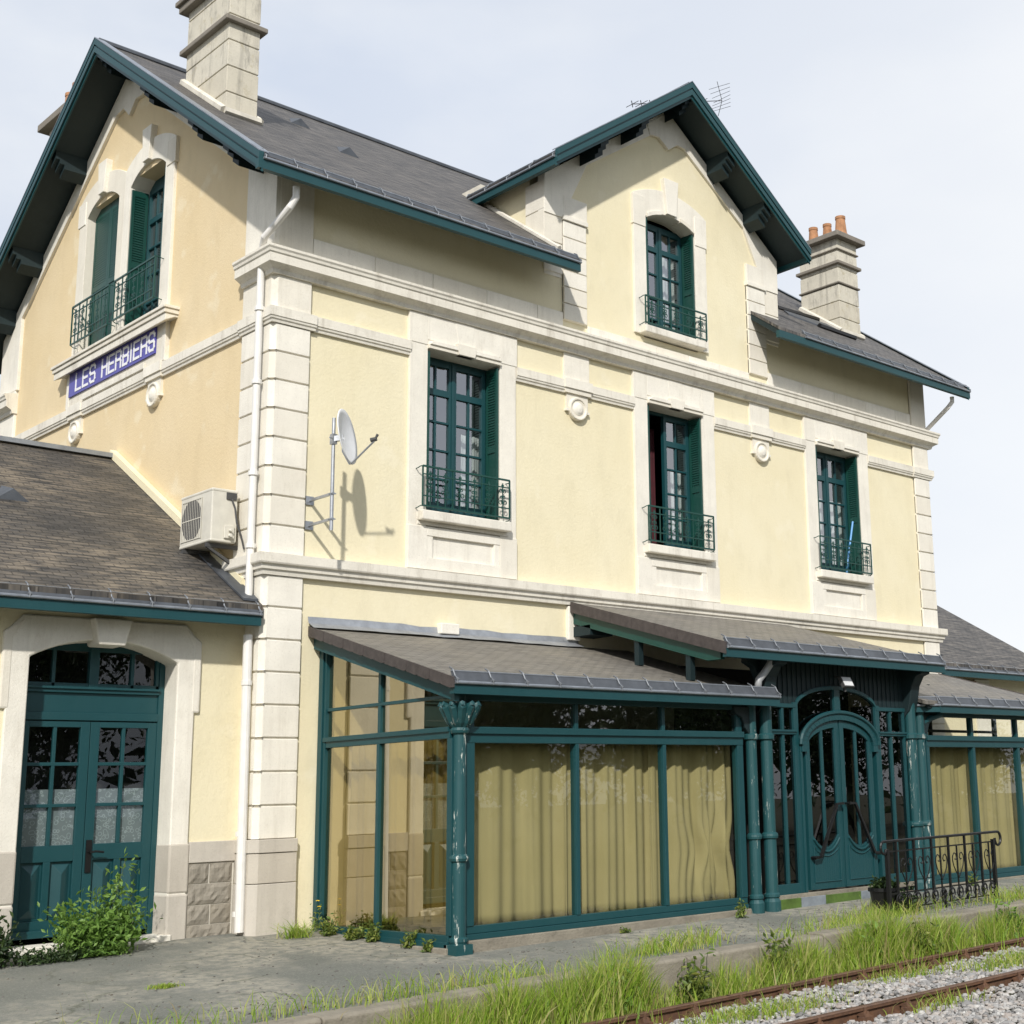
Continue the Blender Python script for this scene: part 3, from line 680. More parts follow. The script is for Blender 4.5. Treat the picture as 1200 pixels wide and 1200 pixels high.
# ---- rake trims (stone band under the sloping eaves)
b = MB()
def zu(y): return 8.66+.72*(y if y <= CY else D-y)
a0 = [(-.006, .002, 7.70), (-.006, .70, 7.70), (-.006, .70, 8.864), (-.006, CY, 8.36+.72*CY), (-.006, D-.70, 8.864), (-.006, D-.70, 7.70), (-.006, D-.002, 7.70)]
up_ = [(-.006, D-.002, zu(D)), (-.006, CY, zu(CY)), (-.006, .002, zu(0))]
b.prism(a0+up_, (.15, 0, 0))
b.prism([(-.012, CY-.42, zu(CY)-.62), (-.012, CY-.20, zu(CY)-.60), (-.012, CY, zu(CY)-.78), (-.012, CY+.20, zu(CY)-.60), (-.012, CY+.42, zu(CY)-.62), (-.012, CY+.5, zu(CY)-.40), (-.012, CY, zu(CY)-.04), (-.012, CY-.5, zu(CY)-.40)], (.1, 0, 0))
b.build('rake_trim', M['stone'], B, .005)
b = MB(); DS_ = .735
def zd(x): return 11.70-DS_*abs(x-6.55)
a0 = [(DX0+.33, 0, 9.30), (DX0+.80, 0, zd(DX0+.80)-.22), (6.55, 0, zd(6.55)-.28), (DX1-.80, 0, zd(DX1-.80)-.22), (DX1-.33, 0, 9.30)]
up_ = [(DX1-.004, 0, 9.30), (DX1-.004, 0, zd(DX1)+.0), (6.55, 0, zd(6.55)), (DX0+.004, 0, zd(DX0)), (DX0+.004, 0, 9.30)]
b.prism(a0+up_, (0, .15, 0))
b.prism([(6.55-.40, -.012, zd(6.55)-.54), (6.55-.2, -.012, zd(6.55)-.52), (6.55, -.012, zd(6.55)-.66), (6.75, -.012, zd(6.55)-.52), (6.95, -.012, zd(6.55)-.54), (7.0, -.012, zd(7.0)-.04), (6.55, -.012, zd(6.55)-.04), (6.1, -.012, zd(6.1)-.04)], (0, .1, 0))
b.build('rake_trim', M['stone'], B, .005)
# dormer pilasters: rusticated blocks
b = MB()
for s_, x0, x1, xo in ((1, 4.41, 4.832, DX0), (-1, 8.268, 8.69, DX1)):
    b.box(x0, x1, .02, .3, 7.80, 9.30)
    z = 7.80
    for i in range(6):
        z2 = z+.245; b.box(x0, x1, -.003, .2, z+.006, z2-.008); z = z2
    b.box(x0-.02, x1+.02, -.03, .2, 9.27, 9.34); b.box(x0, x1+(.02 if s_ > 0 else 0), -.004, .2, 9.345, 9.64)
    xa, xb = (xo, x0-.012) if s_ > 0 else (x1+.012, xo)
    z = 8.45
    for i in range(3):
        z2 = z+.45
        b.box(xa, xb, .015, .42, z+.006, z2-.010); z = z2
    b.box(xa+.012, xb-.012, .028, .41, 8.4, 9.8)
b.build('quoin', M['stone'], B, .006)

# ---- roofs
EX0, EX1, EY = -.50, 13.62, -.58
def rz(y): return 8.44+.715*((y+.58) if y <= CY else (D-y+.58))
def slab(mb, pts, zf, t0, t1):
    loop = [(x, y, zf(x, y)+t0) for x, y in pts]; n = len(loop)
    lo = [(x, y, zf(x, y)+t1) for x, y in pts]
    mb.add(loop+lo, [tuple(range(n)), tuple(range(2*n-1, n-1, -1))]+[(i, n+i, n+(i+1) % n, (i+1) % n) for i in range(n)])
F = lambda x, y: rz(y)
def front_slabs(mb, t0, t1):
    slab(mb, [(EX0, EY), (4.20, EY), (4.20, CY), (EX0, CY)], F, t0, t1)
    slab(mb, [(4.20, 1.3), (8.33, 1.3), (8.33, CY), (4.20, CY)], F, t0, t1)
    slab(mb, [(8.33, EY), (EX1, EY), (EX1, CY), (8.33, CY)], F, t0, t1)
    slab(mb, [(EX0, CY), (EX1, CY), (EX1, D+.58), (EX0, D+.58)], F, t0, t1)
b = MB(); front_slabs(b, 0, -.05); RF = b.build('roof', M['slate'], B, recalc=True)
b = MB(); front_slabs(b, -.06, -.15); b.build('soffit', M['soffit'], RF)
# ridge and gable edge flashings
MB().tube([(EX0, CY, rz(CY)+.01), (EX1, CY, rz(CY)+.01)], .05, 8).build('ridge_cap', M['zincdark'], RF)
def ZD(x): return 11.93-.735*abs(x-6.55)
G = lambda x, y: ZD(x)
DE = 2.70
def ymeet(x): return (ZD(x)-8.44)/.715-.58
DY = -.50
b = MB()
for s_ in (-1, 1):
    xe = 6.55+s_*DE
    slab(b, [(xe, DY), (6.55, DY), (6.55, CY+.05), (xe, ymeet(xe)+.08)], G, 0, -.05)
DR = b.build('dormer_roof', M['slatex'], B)
b = MB()
for s_ in (-1, 1):
    xe = 6.55+s_*DE
    slab(b, [(xe, DY), (6.55, DY), (6.55, CY-.1), (xe, ymeet(xe)-.1)], G, -.06, -.15)
b.build('soffit', M['soffit'], DR)
MB().tube([(6.55, DY, ZD(6.55)+.01), (6.55, CY, ZD(6.55)+.01)], .045, 8).build('ridge_cap', M['zincdark'], DR)
# barge boards: two stepped boards
def chev(fz, c, half, top, bot):
    return [(c-half, fz(c-half)+top), (c, fz(c)+top), (c+half, fz(c+half)+top), (c+half, fz(c+half)+bot), (c, fz(c)+bot*1.1), (c-half, fz(c-half)+bot)]
for x0 in (EX0, EX1):
    s_ = -1 if x0 < 0 else 1
    b = MB()
    for t_, top, bot in ((.055, .035, -.055), (.035, -.056, -.085), (.05, -.086, -.16), (.022, -.161, -.205)):
        b.prism([(x0+s_*.0, y, z) for y, z in chev(rz, CY, CY+.585, top, bot)], (s_*t_, 0, 0))
    b.build('bargeboard', M['teal'], RF)
b = MB()
for t_, top, bot in ((.055, .035, -.055), (.035, -.056, -.085), (.05, -.086, -.16), (.022, -.161, -.205)):
    b.prism([(x, DY, z) for x, z in chev(ZD, 6.55, DE+.01, top, bot)], (0, -t_, 0))
b.build('bargeboard', M['teal'], DR)
b = MB(); b.prism([(EX0-.06, y, z) for y, z in chev(rz, CY, CY+.585, .052, .036)], (.12, 0, 0)); b.prism([(EX1-.06, y, z) for y, z in chev(rz, CY, CY+.585, .052, .036)], (.12, 0, 0))
b.build('edge_flashing', M['zinc'], RF)
b = MB(); b.prism([(x, DY-.06, z) for x, z in chev(ZD, 6.55, DE+.01, .052, .036)], (0, .12, 0)); b.build('edge_flashing', M['zinc'], DR)
# eaves boards and gutters
def eaves(p0, p1, n, zf0, zf1, parent, gutter=True, g0=0., hooks=.38, turn=False):
    p0, p1, n = Vector(p0), Vector(p1), Vector(n); d = (p1-p0).normalized(); Lh = (p1-p0).length
    P = lambda s_, o, z: tuple(p0+d*s_+n*o)[:2]+(z,)
    def obox(mb, s0, s1, o0, o1, z0, z1):
        mb.add([P(s0,o0,z0),P(s1,o0,z0),P(s1,o1,z0),P(s0,o1,z0),P(s0,o0,z1),P(s1,o0,z1),P(s1,o1,z1),P(s0,o1,z1)],
               [(0,3,2,1),(4,5,6,7),(0,1,5,4),(1,2,6,5),(2,3,7,6),(3,0,4,7)])
    b = MB(); obox(b, -.004, Lh+.004, -.06, .008, zf0, zf1-.012); b.build('fascia_board', M['teal'], parent)
    if not gutter: return
    b = MB()
    # upstanding zinc board leaning back, with a rolled lip below
    b.add([P(g0, .012, zf1), P(Lh, .012, zf1), P(Lh, -.045, zf1+.115), P(g0, -.045, zf1+.115), P(g0, .002, zf1), P(Lh, .002, zf1), P(Lh, -.055, zf1+.112), P(g0, -.055, zf1+.112)],
          [(0,1,2,3),(7,6,5,4),(0,4,5,1),(1,5,6,2),(2,6,7,3),(3,7,4,0)])
    G_ = b.build('gutter', M['zincdark'], parent)
    b = MB(); b.tube([P(g0, .022, zf1), P(Lh, .022, zf1)], .017, 8); b.tube([P(g0, -.048, zf1+.118), P(Lh, -.048, zf1+.118)], .009, 6)
    b.build('gutter_lip', M['zinc'], G_)
    b = MB(); k = max(1, int((Lh-g0)/hooks))
    for i in range(k+1):
        s_ = g0+.02+(Lh-g0-.04)*i/k
        b.tube([P(s_, .036, zf1-.01), P(s_, .038, zf1+.035), P(s_, -.005, zf1+.065), P(s_, -.042, zf1+.13), P(s_, -.10, zf1+.16)], .0085, 5)
        b.tube([P(s_-.018, .03, zf1+.03), P(s_+.018, .03, zf1+.03)], .013, 6)
    b.build('gutter_hooks', M['hook'], G_)
eaves((EX0-.055, EY, 0), (4.20, EY, 0), (0, -1, 0), 8.27, 8.395, RF, g0=.05, hooks=.37)
eaves((8.33, EY, 0), (EX1+.055, EY, 0), (0, -1, 0), 8.27, 8.395, RF, g0=.62, hooks=.37)
eaves((6.55-DE, 1.55, 0), (6.55-DE, DY, 0), (-1, 0, 0), 9.76, 9.875, DR, hooks=.42)
eaves((6.55+DE, DY, 0), (6.55+DE, 1.5, 0), (1, 0, 0), 9.76, 9.875, DR, hooks=.42)
MB().box(3.93, 4.16, 1.28, 1.75, rz(1.5)-.1, rz(1.5)+.17).build('valley_flashing', M['mortar'], DR)
b = MB(); b.tube([(4.03, y, rz(y)+.03) for y in (-.35, .3, .9, 1.5)], .035, 6); b.build('valley_flashing', M['mortar'], DR)
# carved brackets under the gable eaves
b0 = [(-1.45, 0), (-2.9, 0), (-3.85, 0), (1.45, 0), (2.9, 0), (3.85, 0), (0, 0)]
for o, _ in b0:
    y = CY+o; z = rz(y)-.16; b = MB()
    s_ = .715*(-1 if o > 0 else 1)
    for x0, x1, hh in ((-.46, -.40, .12), (-.40, -.33, .18), (-.33, 0.02, .25)):
        b.prism([(x0, y-.075, z-.075*s_), (x0, y+.075, z+.075*s_), (x0, y+.075, z+.075*s_-hh), (x0, y-.075, z-.075*s_-hh)], (x1-x0, 0, 0))
    b.build('eaves_bracket', M['soffit'], RF)
for o in (-1.75, -.93, 0, .93, 1.75, -2.3, 2.3):
    x = 6.55+o; z = ZD(x)-.16; b = MB(); s_ = .735*(-1 if o > 0 else 1)
    if o in (-2.3, 2.3): continue
    for y0, y1, hh in ((-.46, -.40, .12), (-.40, -.33, .18), (-.33, .02, .25)):
        b.prism([(x-.075, y0, z-.075*s_), (x+.075, y0, z+.075*s_), (x+.075, y0, z+.075*s_-hh), (x-.075, y0, z-.075*s_-hh)], (0, y1-y0, 0))
    b.build('eaves_bracket', M['soffit'], DR)
# roof vents, skylight strips
def vent(x, y, zf, parent, sc_=1., mat='zincdark'):
    b = MB(); z = zf(y); dz = .12*sc_; wv_ = .16*sc_; ln = .34*sc_
    ys = y+ln
    b.add([(x-wv_, y, z), (x+wv_, y, z), (x, y, z+dz), (x, ys, zf(ys)+.01)], [(0, 1, 2), (0, 2, 3), (1, 3, 2), (0, 3, 1)])
    b.build('roof_vent', M[mat], parent)
vent(1.95, 2.95, rz, RF); vent(2.0, 1.70, rz, RF)
b = MB()
def onroof(b, xa, ya, xb, yb, wd, ht):
    p, q = Vector((xa, ya, rz(ya)+ht/2)), Vector((xb, yb, rz(yb)+ht/2)); b.tube([p, q], wd, 6)
onroof(b, 10.45, 1.22, 12.05, 1.50, .045, .05); onroof(b, 11.0, .72, 12.0, .70, .055, .06)
b.build('skylight_bar', M['iron'], RF)
b = MB(); slab(b, [(10.40, .92), (11.1, .80), (11.9, .75), (12.0, 1.3), (10.55, 1.15)], F, .03, .0); b.build('skylight_panel', M['zincdark'], RF)

# ---- chimneys
def chimney(x0, x1, y0, y1, zb, zt, cap_z, courses, pots, mat, flash=True):
    b = MB(); z = zb; cs = courses
    b.box(x0+.015, x1-.015, y0+.015, y1-.015, zb-1.2, zt)
    k = 0
    while z < zt-.02:
        z2 = min(z+cs, zt); b.box(x0, x1, y0, y1, z+.010, z2-.008)
        z = z2
    c_ = b.build('chimney', M[mat], B, .008)
    b = MB()
    for z_, h_, o_ in cap_z: b.box(x0-o_, x1+o_, y0-o_, y1+o_, z_, z_+h_)
    b.build('chimney_cap', M['capstone'], c_, .012)
    for px, py, hh, rr in pots:
        b = MB(); zc = max(q[0]+q[1] for q in cap_z if True)
        b.lathe([(rr*1.15, -.05), (rr*1.18, .05), (rr, .09), (rr*.78, hh-.06), (rr*.86, hh-.05), (rr*.86, hh), (rr*.62, hh), (rr*.6, hh-.2)], px, py, 18, zc)
        b.build('chimney_pot', M['terra'], c_, smooth=False)
    if flash:
        b = MB()
        for (xa, ya), (xb, yb) in (((x0-.03, y0-.03), (x0-.03, y1)), ((x0-.03, y0-.03), (x1+.03, y0-.03)), ((x1+.03, y0-.03), (x1+.03, y1))):
            b.tube([(xa, ya, rz(ya)+.04), (xb, yb, rz(yb)+.04)], .055, 6)
        b.build('chimney_flashing', M['mortar'], c_)
    return c_
chimney(.12, .56, 1.62, 2.80, 9.95, 12.0, [(11.30, .07, .075), (11.93, .10, .10), (12.03, .07, .14)], .37, [(.34, 1.95, .38, .11), (.34, 2.45, .38, .11)], 'chim')
chimney(12.02, 12.62, 1.02, 1.93, 9.55, 11.45, [(10.55, .035, .03), (10.93, .06, .06), (11.22, .03, .03), (11.44, .10, .13)], .33, [(12.28, 1.76, .40, .105), (12.28, 1.42, .37, .10), (12.28, 1.10, .42, .115)], 'chim')
chimney(.10, .62, 6.30, 7.50, 9.5, 12.0, [(11.3, .07, .07), (11.93, .12, .14)], .37, [(.34, 7.05, .62, .12), (.34, 7.32, .55, .12)], 'chim', False)

# ---- drainpipes
b = MB(); X = -.075
b.tube([(.02, -.40, 8.27), (.02, -.40, 8.14), (-.03, -.36, 8.02), (-.13, .02, 7.74), (X-.01, .14, 7.66), (X, .17, 7.56), (X, .17, 3.45)], .041, 12)
b.tube([(X, .15, 3.15), (X, .10, .02)], .05, 12)
for z in (6.9, 6.02, 4.95, 4.12): b.tube([(X, .17, z), (X, .17, z+.05)], .057, 12)
for z in (2.6, 1.0, .18): b.tube([(X, .14, z), (X, .14, z+.05)], .058, 12)
b.build('drainpipe', M['pipe'], B, smooth=False)
b = MB(); b.tube([(13.33, -.42, 8.27), (13.33, -.42, 8.18), (13.28, -.36, 8.08), (13.20, .1, 7.72), (13.18, .2, 7.6), (13.18, .2, 3)], .04, 10); b.build('drainpipe', M['pipe'], B)
# things in the rooms seen through the panes
def cloth(name, u0, u1, z0, z1, y, folds, amp, mat, root, label, cat, group=None, seed=0, hem=0., f=None, pinch=None):
    r_ = random.Random(seed); nu = max(24, int((u1-u0)*60)); nz = 16; vs = []; fs = []
    ph = [r_.uniform(0, 6.28) for _ in range(5)]; fr = [folds*r_.uniform(.85, 1.2) for _ in range(3)]
    for j in range(nz+1):
        v = j/nz; z = z0+(z1-z0)*v
        for i in range(nu+1):
            t = i/nu; u = u0+(u1-u0)*t
            q_ = (fr[0]*t+ph[0]/6.28+.03*math.sin(3*v+ph[3])+.06*math.sin(9*t+ph[2])) % 1.; a = (q_/.78 if q_ < .78 else (1-q_)/.22)*2-1
            d = amp*(.75*a+.25*math.sin(fr[1]*15*t+ph[1])+.15*math.sin(fr[2]*3*t+ph[2]+v*2))
            uu = u+0*hem
            if pinch:
                w_ = math.exp(-((v-pinch[1])/.13)**2)*math.exp(-((t-pinch[0])/.30)**2); uu += (u0+(u1-u0)*pinch[0]-uu)*.45*w_; d *= 1+1.2*w_
                d += .03*math.sin(40*t+18*v)*math.exp(-((t-pinch[0])/.25)**2)*(1-v)
            vs.append((uu, y+d, z) if f is None else (y+d, uu, z))
    for j in range(nz):
        for i in range(nu): a = j*(nu+1)+i; fs.append((a, a+1, a+nu+2, a+nu+1))
    o = MB().add(vs, fs).build(name, mat, None, smooth=True, recalc=False, root=root)
    sm = o.modifiers.new('cloth_thickness', 'SOLIDIFY'); sm.thickness = .004
    return tag(o, label, cat, group)
cloth('net_curtain', 3.0, 3.30, 4.85, 6.0, .46, 3, .02, M['lace'], (3.1, .46, 4.85), 'pale net curtain gathered behind the right leaf of the upper window nearest the satellite dish', 'curtain', 'net curtains in the upper windows', 3)
cloth('net_curtain', 6.88, 7.10, 4.85, 6.1, .46, 3, .02, M['lace'], (7, .46, 4.85), 'pale net curtain beside the folded shutter of the middle upper window with one leaf ajar', 'curtain', 'net curtains in the upper windows', 4)
cloth('red_curtain', 6.47, 6.60, 4.85, 6.7, .52, 2, .015, M['redcurtain'], (6.5, .52, 4.85), 'dark red curtain hanging in the gap of the half open middle upper window', 'curtain', None, 5)
cloth('net_curtain', 10.0, 10.95, 4.85, 6.12, .42, 5, .02, M['lace'], (10.5, .42, 4.85), 'white cafe curtains covering the lower panes of the upper window with the blue pole', 'curtain', 'net curtains in the upper windows', 6)
cloth('net_curtain', 6.75, 7.05, 8.10, 9.5, .46, 3, .02, M['lace'], (6.9, .46, 8.1), 'pale net curtain behind the dormer window under the front gable', 'curtain', 'net curtains in the upper windows', 8)

# ================================================================== SIDE WINGS
def gwing(y): return 3.36+.594*(y+.04) if y <= 4.1 else 3.36+.594*(8.24-y)
FW = lambda x, y: gwing(y)
def wing(x0, x1, label, door, name='station_wing'):
    Wg = empty(name, ((x0+x1)/2, 4.2, 0), label, 'station wing')
    b = MB(); YW = .36
    holes = [(-2.5, -.62, -.3, 3.1)] if door else []
    wallgrid(b, x0, x1, -.4, 3.42, holes, YW, YW+.34)
    b.box(x0, x0+.3, YW+.34, 8.0, -.4, 3.5); b.box(x1-.3, x1, YW+.34, 8.0, -.4, 3.5) if not door else None
    b.box(x0, x1, 8.0, 8.3, -.4, 3.4)
    for xx in (x0, x1-.3):
        b.prism([(xx, YW, 3.42), (xx, 8.3, 3.42), (xx, 8.3, gwing(8.0)-.15), (xx, 4.1, gwing(4.1)-.16), (xx, YW, gwing(YW)-.15)], (.3, 0, 0))
    b.build('wall', M['wall'], Wg)
    xa, xb = (x0-.3, x1) if door else (x0, x1+.12)
    b = MB(); slab(b, [(xa, -.02), (xb, -.02), (xb, 4.1), (xa, 4.1)], FW, .09, .03); slab(b, [(xa, 4.1), (xb, 4.1), (xb, 8.5), (xa, 8.5)], FW, .09, .03)
    rf = b.build('roof', M['slatew'] if door else M['slate'], Wg)
    b = MB(); slab(b, [(xa, -.02), (xb, -.02), (xb, 4.1), (xa, 4.1)], FW, .025, -.05); b.build('soffit', M['soffit'], rf)
    MB().box(xa, xb, 4.0, 4.2, gwing(4.1)+.075, gwing(4.1)+.135).build('ridge_cap', M['zinc'], rf)
    eaves((xa, -.035, 0), (-.03 if door else xb, -.035, 0), (0, -1, 0), 3.235, 3.355, rf, g0=0, hooks=.40)
    return Wg, rf
WL, WLR = wing(-7.5, 0.0, 'low yellow wing with a teal double door and lichen stained slate roof', True)
b = MB(); b.prism([(-.055, .40, gwing(.40)+.10), (-.055, 4.1, gwing(4.1)+.10), (-.055, 4.1, gwing(4.1)+.20), (-.055, .40, gwing(.40)+.20)], (.09, 0, 0)); b.build('mortar_fillet', M['wall'], WLR)
b = MB(); b.prism([(-.20, .05, gwing(.05)+.10), (-.20, 1.15, gwing(1.15)+.10), (-.20, 1.15, gwing(1.15)+.125), (-.20, .05, gwing(.05)+.125)], (.18, 0, 0)); b.build('valley_flashing', M['zincdark'], WLR)
vent(-1.93, 2.15, lambda y: gwing(y)+.09, WLR, 1.15)
# door surround
YF = .33; cx = -1.535; hw = .765
b = MB(); n = 16
inner = [(cx-hw, -.3)]+arc(cx, 2.82, hw, .20, n)+[(cx+hw, -.3)]
ou = [(cx-.97, -.3)]
o_top = [(cx-.97+(1.94)*i/n, 3.24) for i in range(n+1)]
o_top[0] = (cx-.97, 3.10); o_top[-1] = (cx+.97, 3.10)
outer = ou+o_top+[(cx+.97, -.3)]
b.frame([(u, YF, z) for u, z in outer], [(u, YF, z) for u, z in inner], (0, .36, 0))
for s_ in (-1, 1): b.prism([(cx+s_*.93, YF-.004, 2.30), (cx+s_*1.03, YF-.004, 2.30), (cx+s_*1.03, YF-.004, 3.06), (cx+s_*.80, YF-.004, 3.235), (cx+s_*.93, YF-.004, 3.0)], (0, .2, 0))
b.prism([(cx-.14, YF-.12, 2.96), (cx+.14, YF-.12, 2.96), (cx+.20, YF-.12, 3.235), (cx-.20, YF-.12, 3.235)], (0, .3, 0))
b.build('door_surround', M['stone'], WL, .02)
b = MB()
for s_ in (-1, 1):
    a_, c_ = (cx+s_*hw-.004*s_, cx+s_*.985); a_, c_ = min(a_, c_), max(a_, c_)
    b.box(a_, c_, YF-.012, .70, -.4, .44); b.box(a_, c_, YF-.010, .70, .448, .95)
b.build('door_base', M['granite'], WL, .02)
b = MB(); 
b.box(-.55, -.03, .325, .5, .745, .96); b.build('plinth_course', M['granite'], WL, .006)
b = MB(); r_ = random.Random(3)
def rock(b, x0, x1, z0, z1, y, dep):
    nx, nz = max(3, int((x1-x0)/.04)), max(3, int((z1-z0)/.04)); k = []; vs = []; fs = []
    for j in range(nz+1):
        for i in range(nx+1):
            e = 0 if i in (0, nx) or j in (0, nz) else 1
            vs.append((x0+(x1-x0)*i/nx, y-e*(dep*.6+r_.uniform(-.6, .8)*dep*.6), z0+(z1-z0)*j/nz))
    for j in range(nz):
        for i in range(nx): a = j*(nx+1)+i; fs.append((a, a+1, a+nx+2, a+nx+1))
    k = len(vs); vs += [(x0, y+.2, z0), (x1, y+.2, z0), (x1, y+.2, z1), (x0, y+.2, z1)]
    c0, c1, c2, c3 = 0, nx, (nz+1)*(nx+1)-1, nz*(nx+1)
    fs += [tuple(range(0, nx+1))[::-1]+(k, k+1), tuple(range(c3, c2+1))+(k+2, k+3), tuple(j*(nx+1) for j in range(nz+1))+(k+3, k), tuple(j*(nx+1)+nx for j in range(nz, -1, -1))+(k+1, k+2)]
    b.add(vs, fs)
for z0, z1, cuts in ((.535, .735, (.47,)), (.32, .525, ()), (.12, .31, (.52,)), (-.15, .11, ())):
    xs_ = [-.55]+[-.55+.5*c for c in cuts]+[-.05]
    for a_, c_ in zip(xs_, xs_[1:]): rock(b, a_+.008, c_-.008, z0, z1, .340, .020)
    xs_ = [-6.9]
    while xs_[-1] < -2.65: xs_.append(min(-2.55, xs_[-1]+r_.uniform(.25, .5)))
    for a_, c_ in zip(xs_, xs_[1:]): rock(b, a_+.008, c_-.008, z0, z1, .340, .020)
b.build('rubble_plinth', M['rubble'], WL)
MB().box(-.56, -.03, .348, .5, -.3, .74).build('mortar_bed', M['mortar'], WL)
# the double door
yd = .62; x0, x1 = cx-hw, cx+hw
b = MB()
b.box(x0, x0+.06, yd, yd+.08, 0.0, 2.9); b.box(x1-.06, x1, yd, yd+.08, 0.0, 2.9)
b.box(x0+.06, x1-.06, yd-.005, yd+.08, 2.22, 2.30); b.box(x0+.06, x1-.06, yd+.02, yd+.07, 2.30, 2.50); b.box(x0+.06, x1-.06, yd-.01, yd+.08, 2.50, 2.535)
b.box(x0+.06, x1-.06, yd-.03, yd+.06, 2.536, 2.56); b.box(cx-.05, cx+.05, yd, yd+.07, 2.56, 3.1)
for u in (x0+.08, cx-.41, cx+.41, x1-.08): b.box(u-.018, u+.018, yd+.01, yd+.06, 2.56, 3.05)
b.box(x0+.06, x1-.06, yd+.01, yd+.06, 2.56, 2.60); b.box(x0+.03, x1-.03, yd+.015, yd+.05, 2.93, 3.1)
Dd = b.build('double_door', M['teal'], WL, .004)
MB().add([(x0, yd+.04, 2.56), (x1, yd+.04, 2.56), (x1, yd+.04, 3.1), (x0, yd+.04, 3.1)], [(0, 1, 2, 3)]).build('fanlight_pane', M['glassd'], Dd, recalc=False)
def dleaf(ua, ub, handle):
    b = MB(); y0, y1 = yd+.01, yd+.06; S = .095; zb, zt = .10, 2.21
    b.box(ua, ua+S, y0, y1, zb, zt); b.box(ub-S, ub, y0, y1, zb, zt); um = (ua+ub)/2
    b.box(um-.017, um+.017, y0+.004, y1-.004, .98, zt-.06)
    for za, zc_ in ((zb, .26), (.82, .98), (zt-.06, zt)): b.box(ua+S, ub-S, y0, y1, za, zc_)
    for z in (1.37, 1.78): b.box(ua+S, ub-S, y0+.003, y1-.004, z-.017, z+.017)
    b.box(um-.035, um+.035, y0, y1, .26, .82); b.box(ua+.02, ub-.02, y0-.03, y0-.002, zb, .17)
    for pa, pb in ((ua+S, um-.035), (um+.035, ub-S)):
        pc = (pa+pb)/2; za, zc_ = .26, .82; e = .02; d_ = .045
        v = [(pa+e, y0+.03, za+e), (pb-e, y0+.03, za+e), (pb-e, y0+.03, zc_-e), (pa+e, y0+.03, zc_-e), (pc, y0+.03-d_, za+.12), (pc, y0+.03-d_, zc_-.12)]
        b.add(v, [(0, 1, 4), (1, 2, 5, 4), (2, 3, 5), (3, 0, 4, 5), (3, 2, 1, 0)]); b.box(pa, pb, y0+.03, y1, za, zc_)
    lf = b.build('door_leaf', M['teal'], Dd, .004)
    return lf
l1 = dleaf(x0+.06, cx-.003, False); l2 = dleaf(cx+.003, x1-.06, True)
for lf, ua, ub in ((l1, x0+.13, cx-.08), (l2, cx+.08, x1-.13)):
    MB().add([(ua, yd+.036, .98), (ub, yd+.036, .98), (ub, yd+.036, 2.16), (ua, yd+.036, 2.16)], [(0, 1, 2, 3)]).build('door_pane', M['glassd'], Dd, recalc=False)
    MB().box(ua, ub, yd+.05, yd+.056, .98, 1.53).build('scroll_curtain', M['scroll'], Dd)
b = MB(); hx = cx+.05; b.box(hx-.028, hx+.028, yd-.005, yd+.012, .70, 1.02); b.tube([(hx, yd, .90), (hx, yd-.06, .90), (hx+.05, yd-.065, .905), (hx+.13, yd-.06, .895)], .011, 6)
b.build('door_handle', M['iron'], Dd)
MB().box(x0-.02, x1+.05, .30, .62, -.12, .045).build('doorstep', M['stone'], WL, .01)
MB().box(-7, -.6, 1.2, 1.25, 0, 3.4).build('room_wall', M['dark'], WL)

WR, WRR = wing(13.1, 17.0, 'far low slate roofed wing beyond the right end of the house', False)
b = MB(); b.box(14.6, 15.1, .33, .5, -.3, 3.25); b.build('window_surround', M['stone'], WR)
b = MB(); b.box(13.9, 14.6, .30, .5, 2.6, 3.22); b.build('shutter_panel', M['tan'], WR)

# ================================================================== GLAZED VERANDAS AND PORCH
SLV = .285
def vz(y): return 3.27+SLV*(y-.04)
FV = lambda x, y: vz(y)
YV = -2.40
def vroof(x0, x1, parent, verge_l, verge_r, g0=0.):
    b = MB(); slab(b, [(x0, -2.66), (x1, -2.66), (x1, .03), (x0, .03)], FV, 0, -.05); rf = b.build('roof', M['slatev'], parent)
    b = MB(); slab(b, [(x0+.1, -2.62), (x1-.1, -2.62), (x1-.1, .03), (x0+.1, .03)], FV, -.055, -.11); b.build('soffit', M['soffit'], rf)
    for on_, xx, s_ in ((verge_l, x0, -1), (verge_r, x1, 1)):
        if not on_: continue
        b = MB(); y = -2.70; k = 0
        while y < .0:
            y2 = min(y+.20, .03)
            b.prism([(xx-.012+.004*(k % 2), y, vz(y)+.012), (xx-.012+.004*(k % 2), y2, vz(y2)+.012), (xx-.012+.004*(k % 2), y2, vz(y2)-.10), (xx-.012+.004*(k % 2), y+.05, vz(y+.05)-.106), (xx-.012+.004*(k % 2), y, vz(y)-.09)], (.024, 0, 0)); y = y2; k += 1
        b.build('verge_slates', M['verge'], rf)
        b = MB(); xi = xx-s_*.10
        b.prism([(xi-.03, -2.62, vz(-2.62)-.10), (xi-.03, .03, vz(.03)-.10), (xi-.03, .03, vz(.03)-.24), (xi-.03, -2.62, vz(-2.62)-.24)], (.06, 0, 0))
        b.build('rake_board', M['teal'], rf)
    return rf
def flash(x0, x1, parent, z=None):
    b = MB(); n = int((x1-x0)/.25); r_ = random.Random(int(x0*10)); vs = []; fs = []
    for i in range(n+1):
        x = x0+(x1-x0)*i/n; j = r_.uniform(-.012, .012)
        vs += [(x, .035, vz(.04)+.115+j), (x, .015, vz(.02)+.05+j*.5), (x, -.10, vz(-.10)+.018+abs(j))]
    for i in range(n):
        for k in range(2): a = i*3+k; fs.append((a, a+1, a+4, a+3))
    b.add(vs, fs); b.build('wall_flashing', M['lead'], parent)
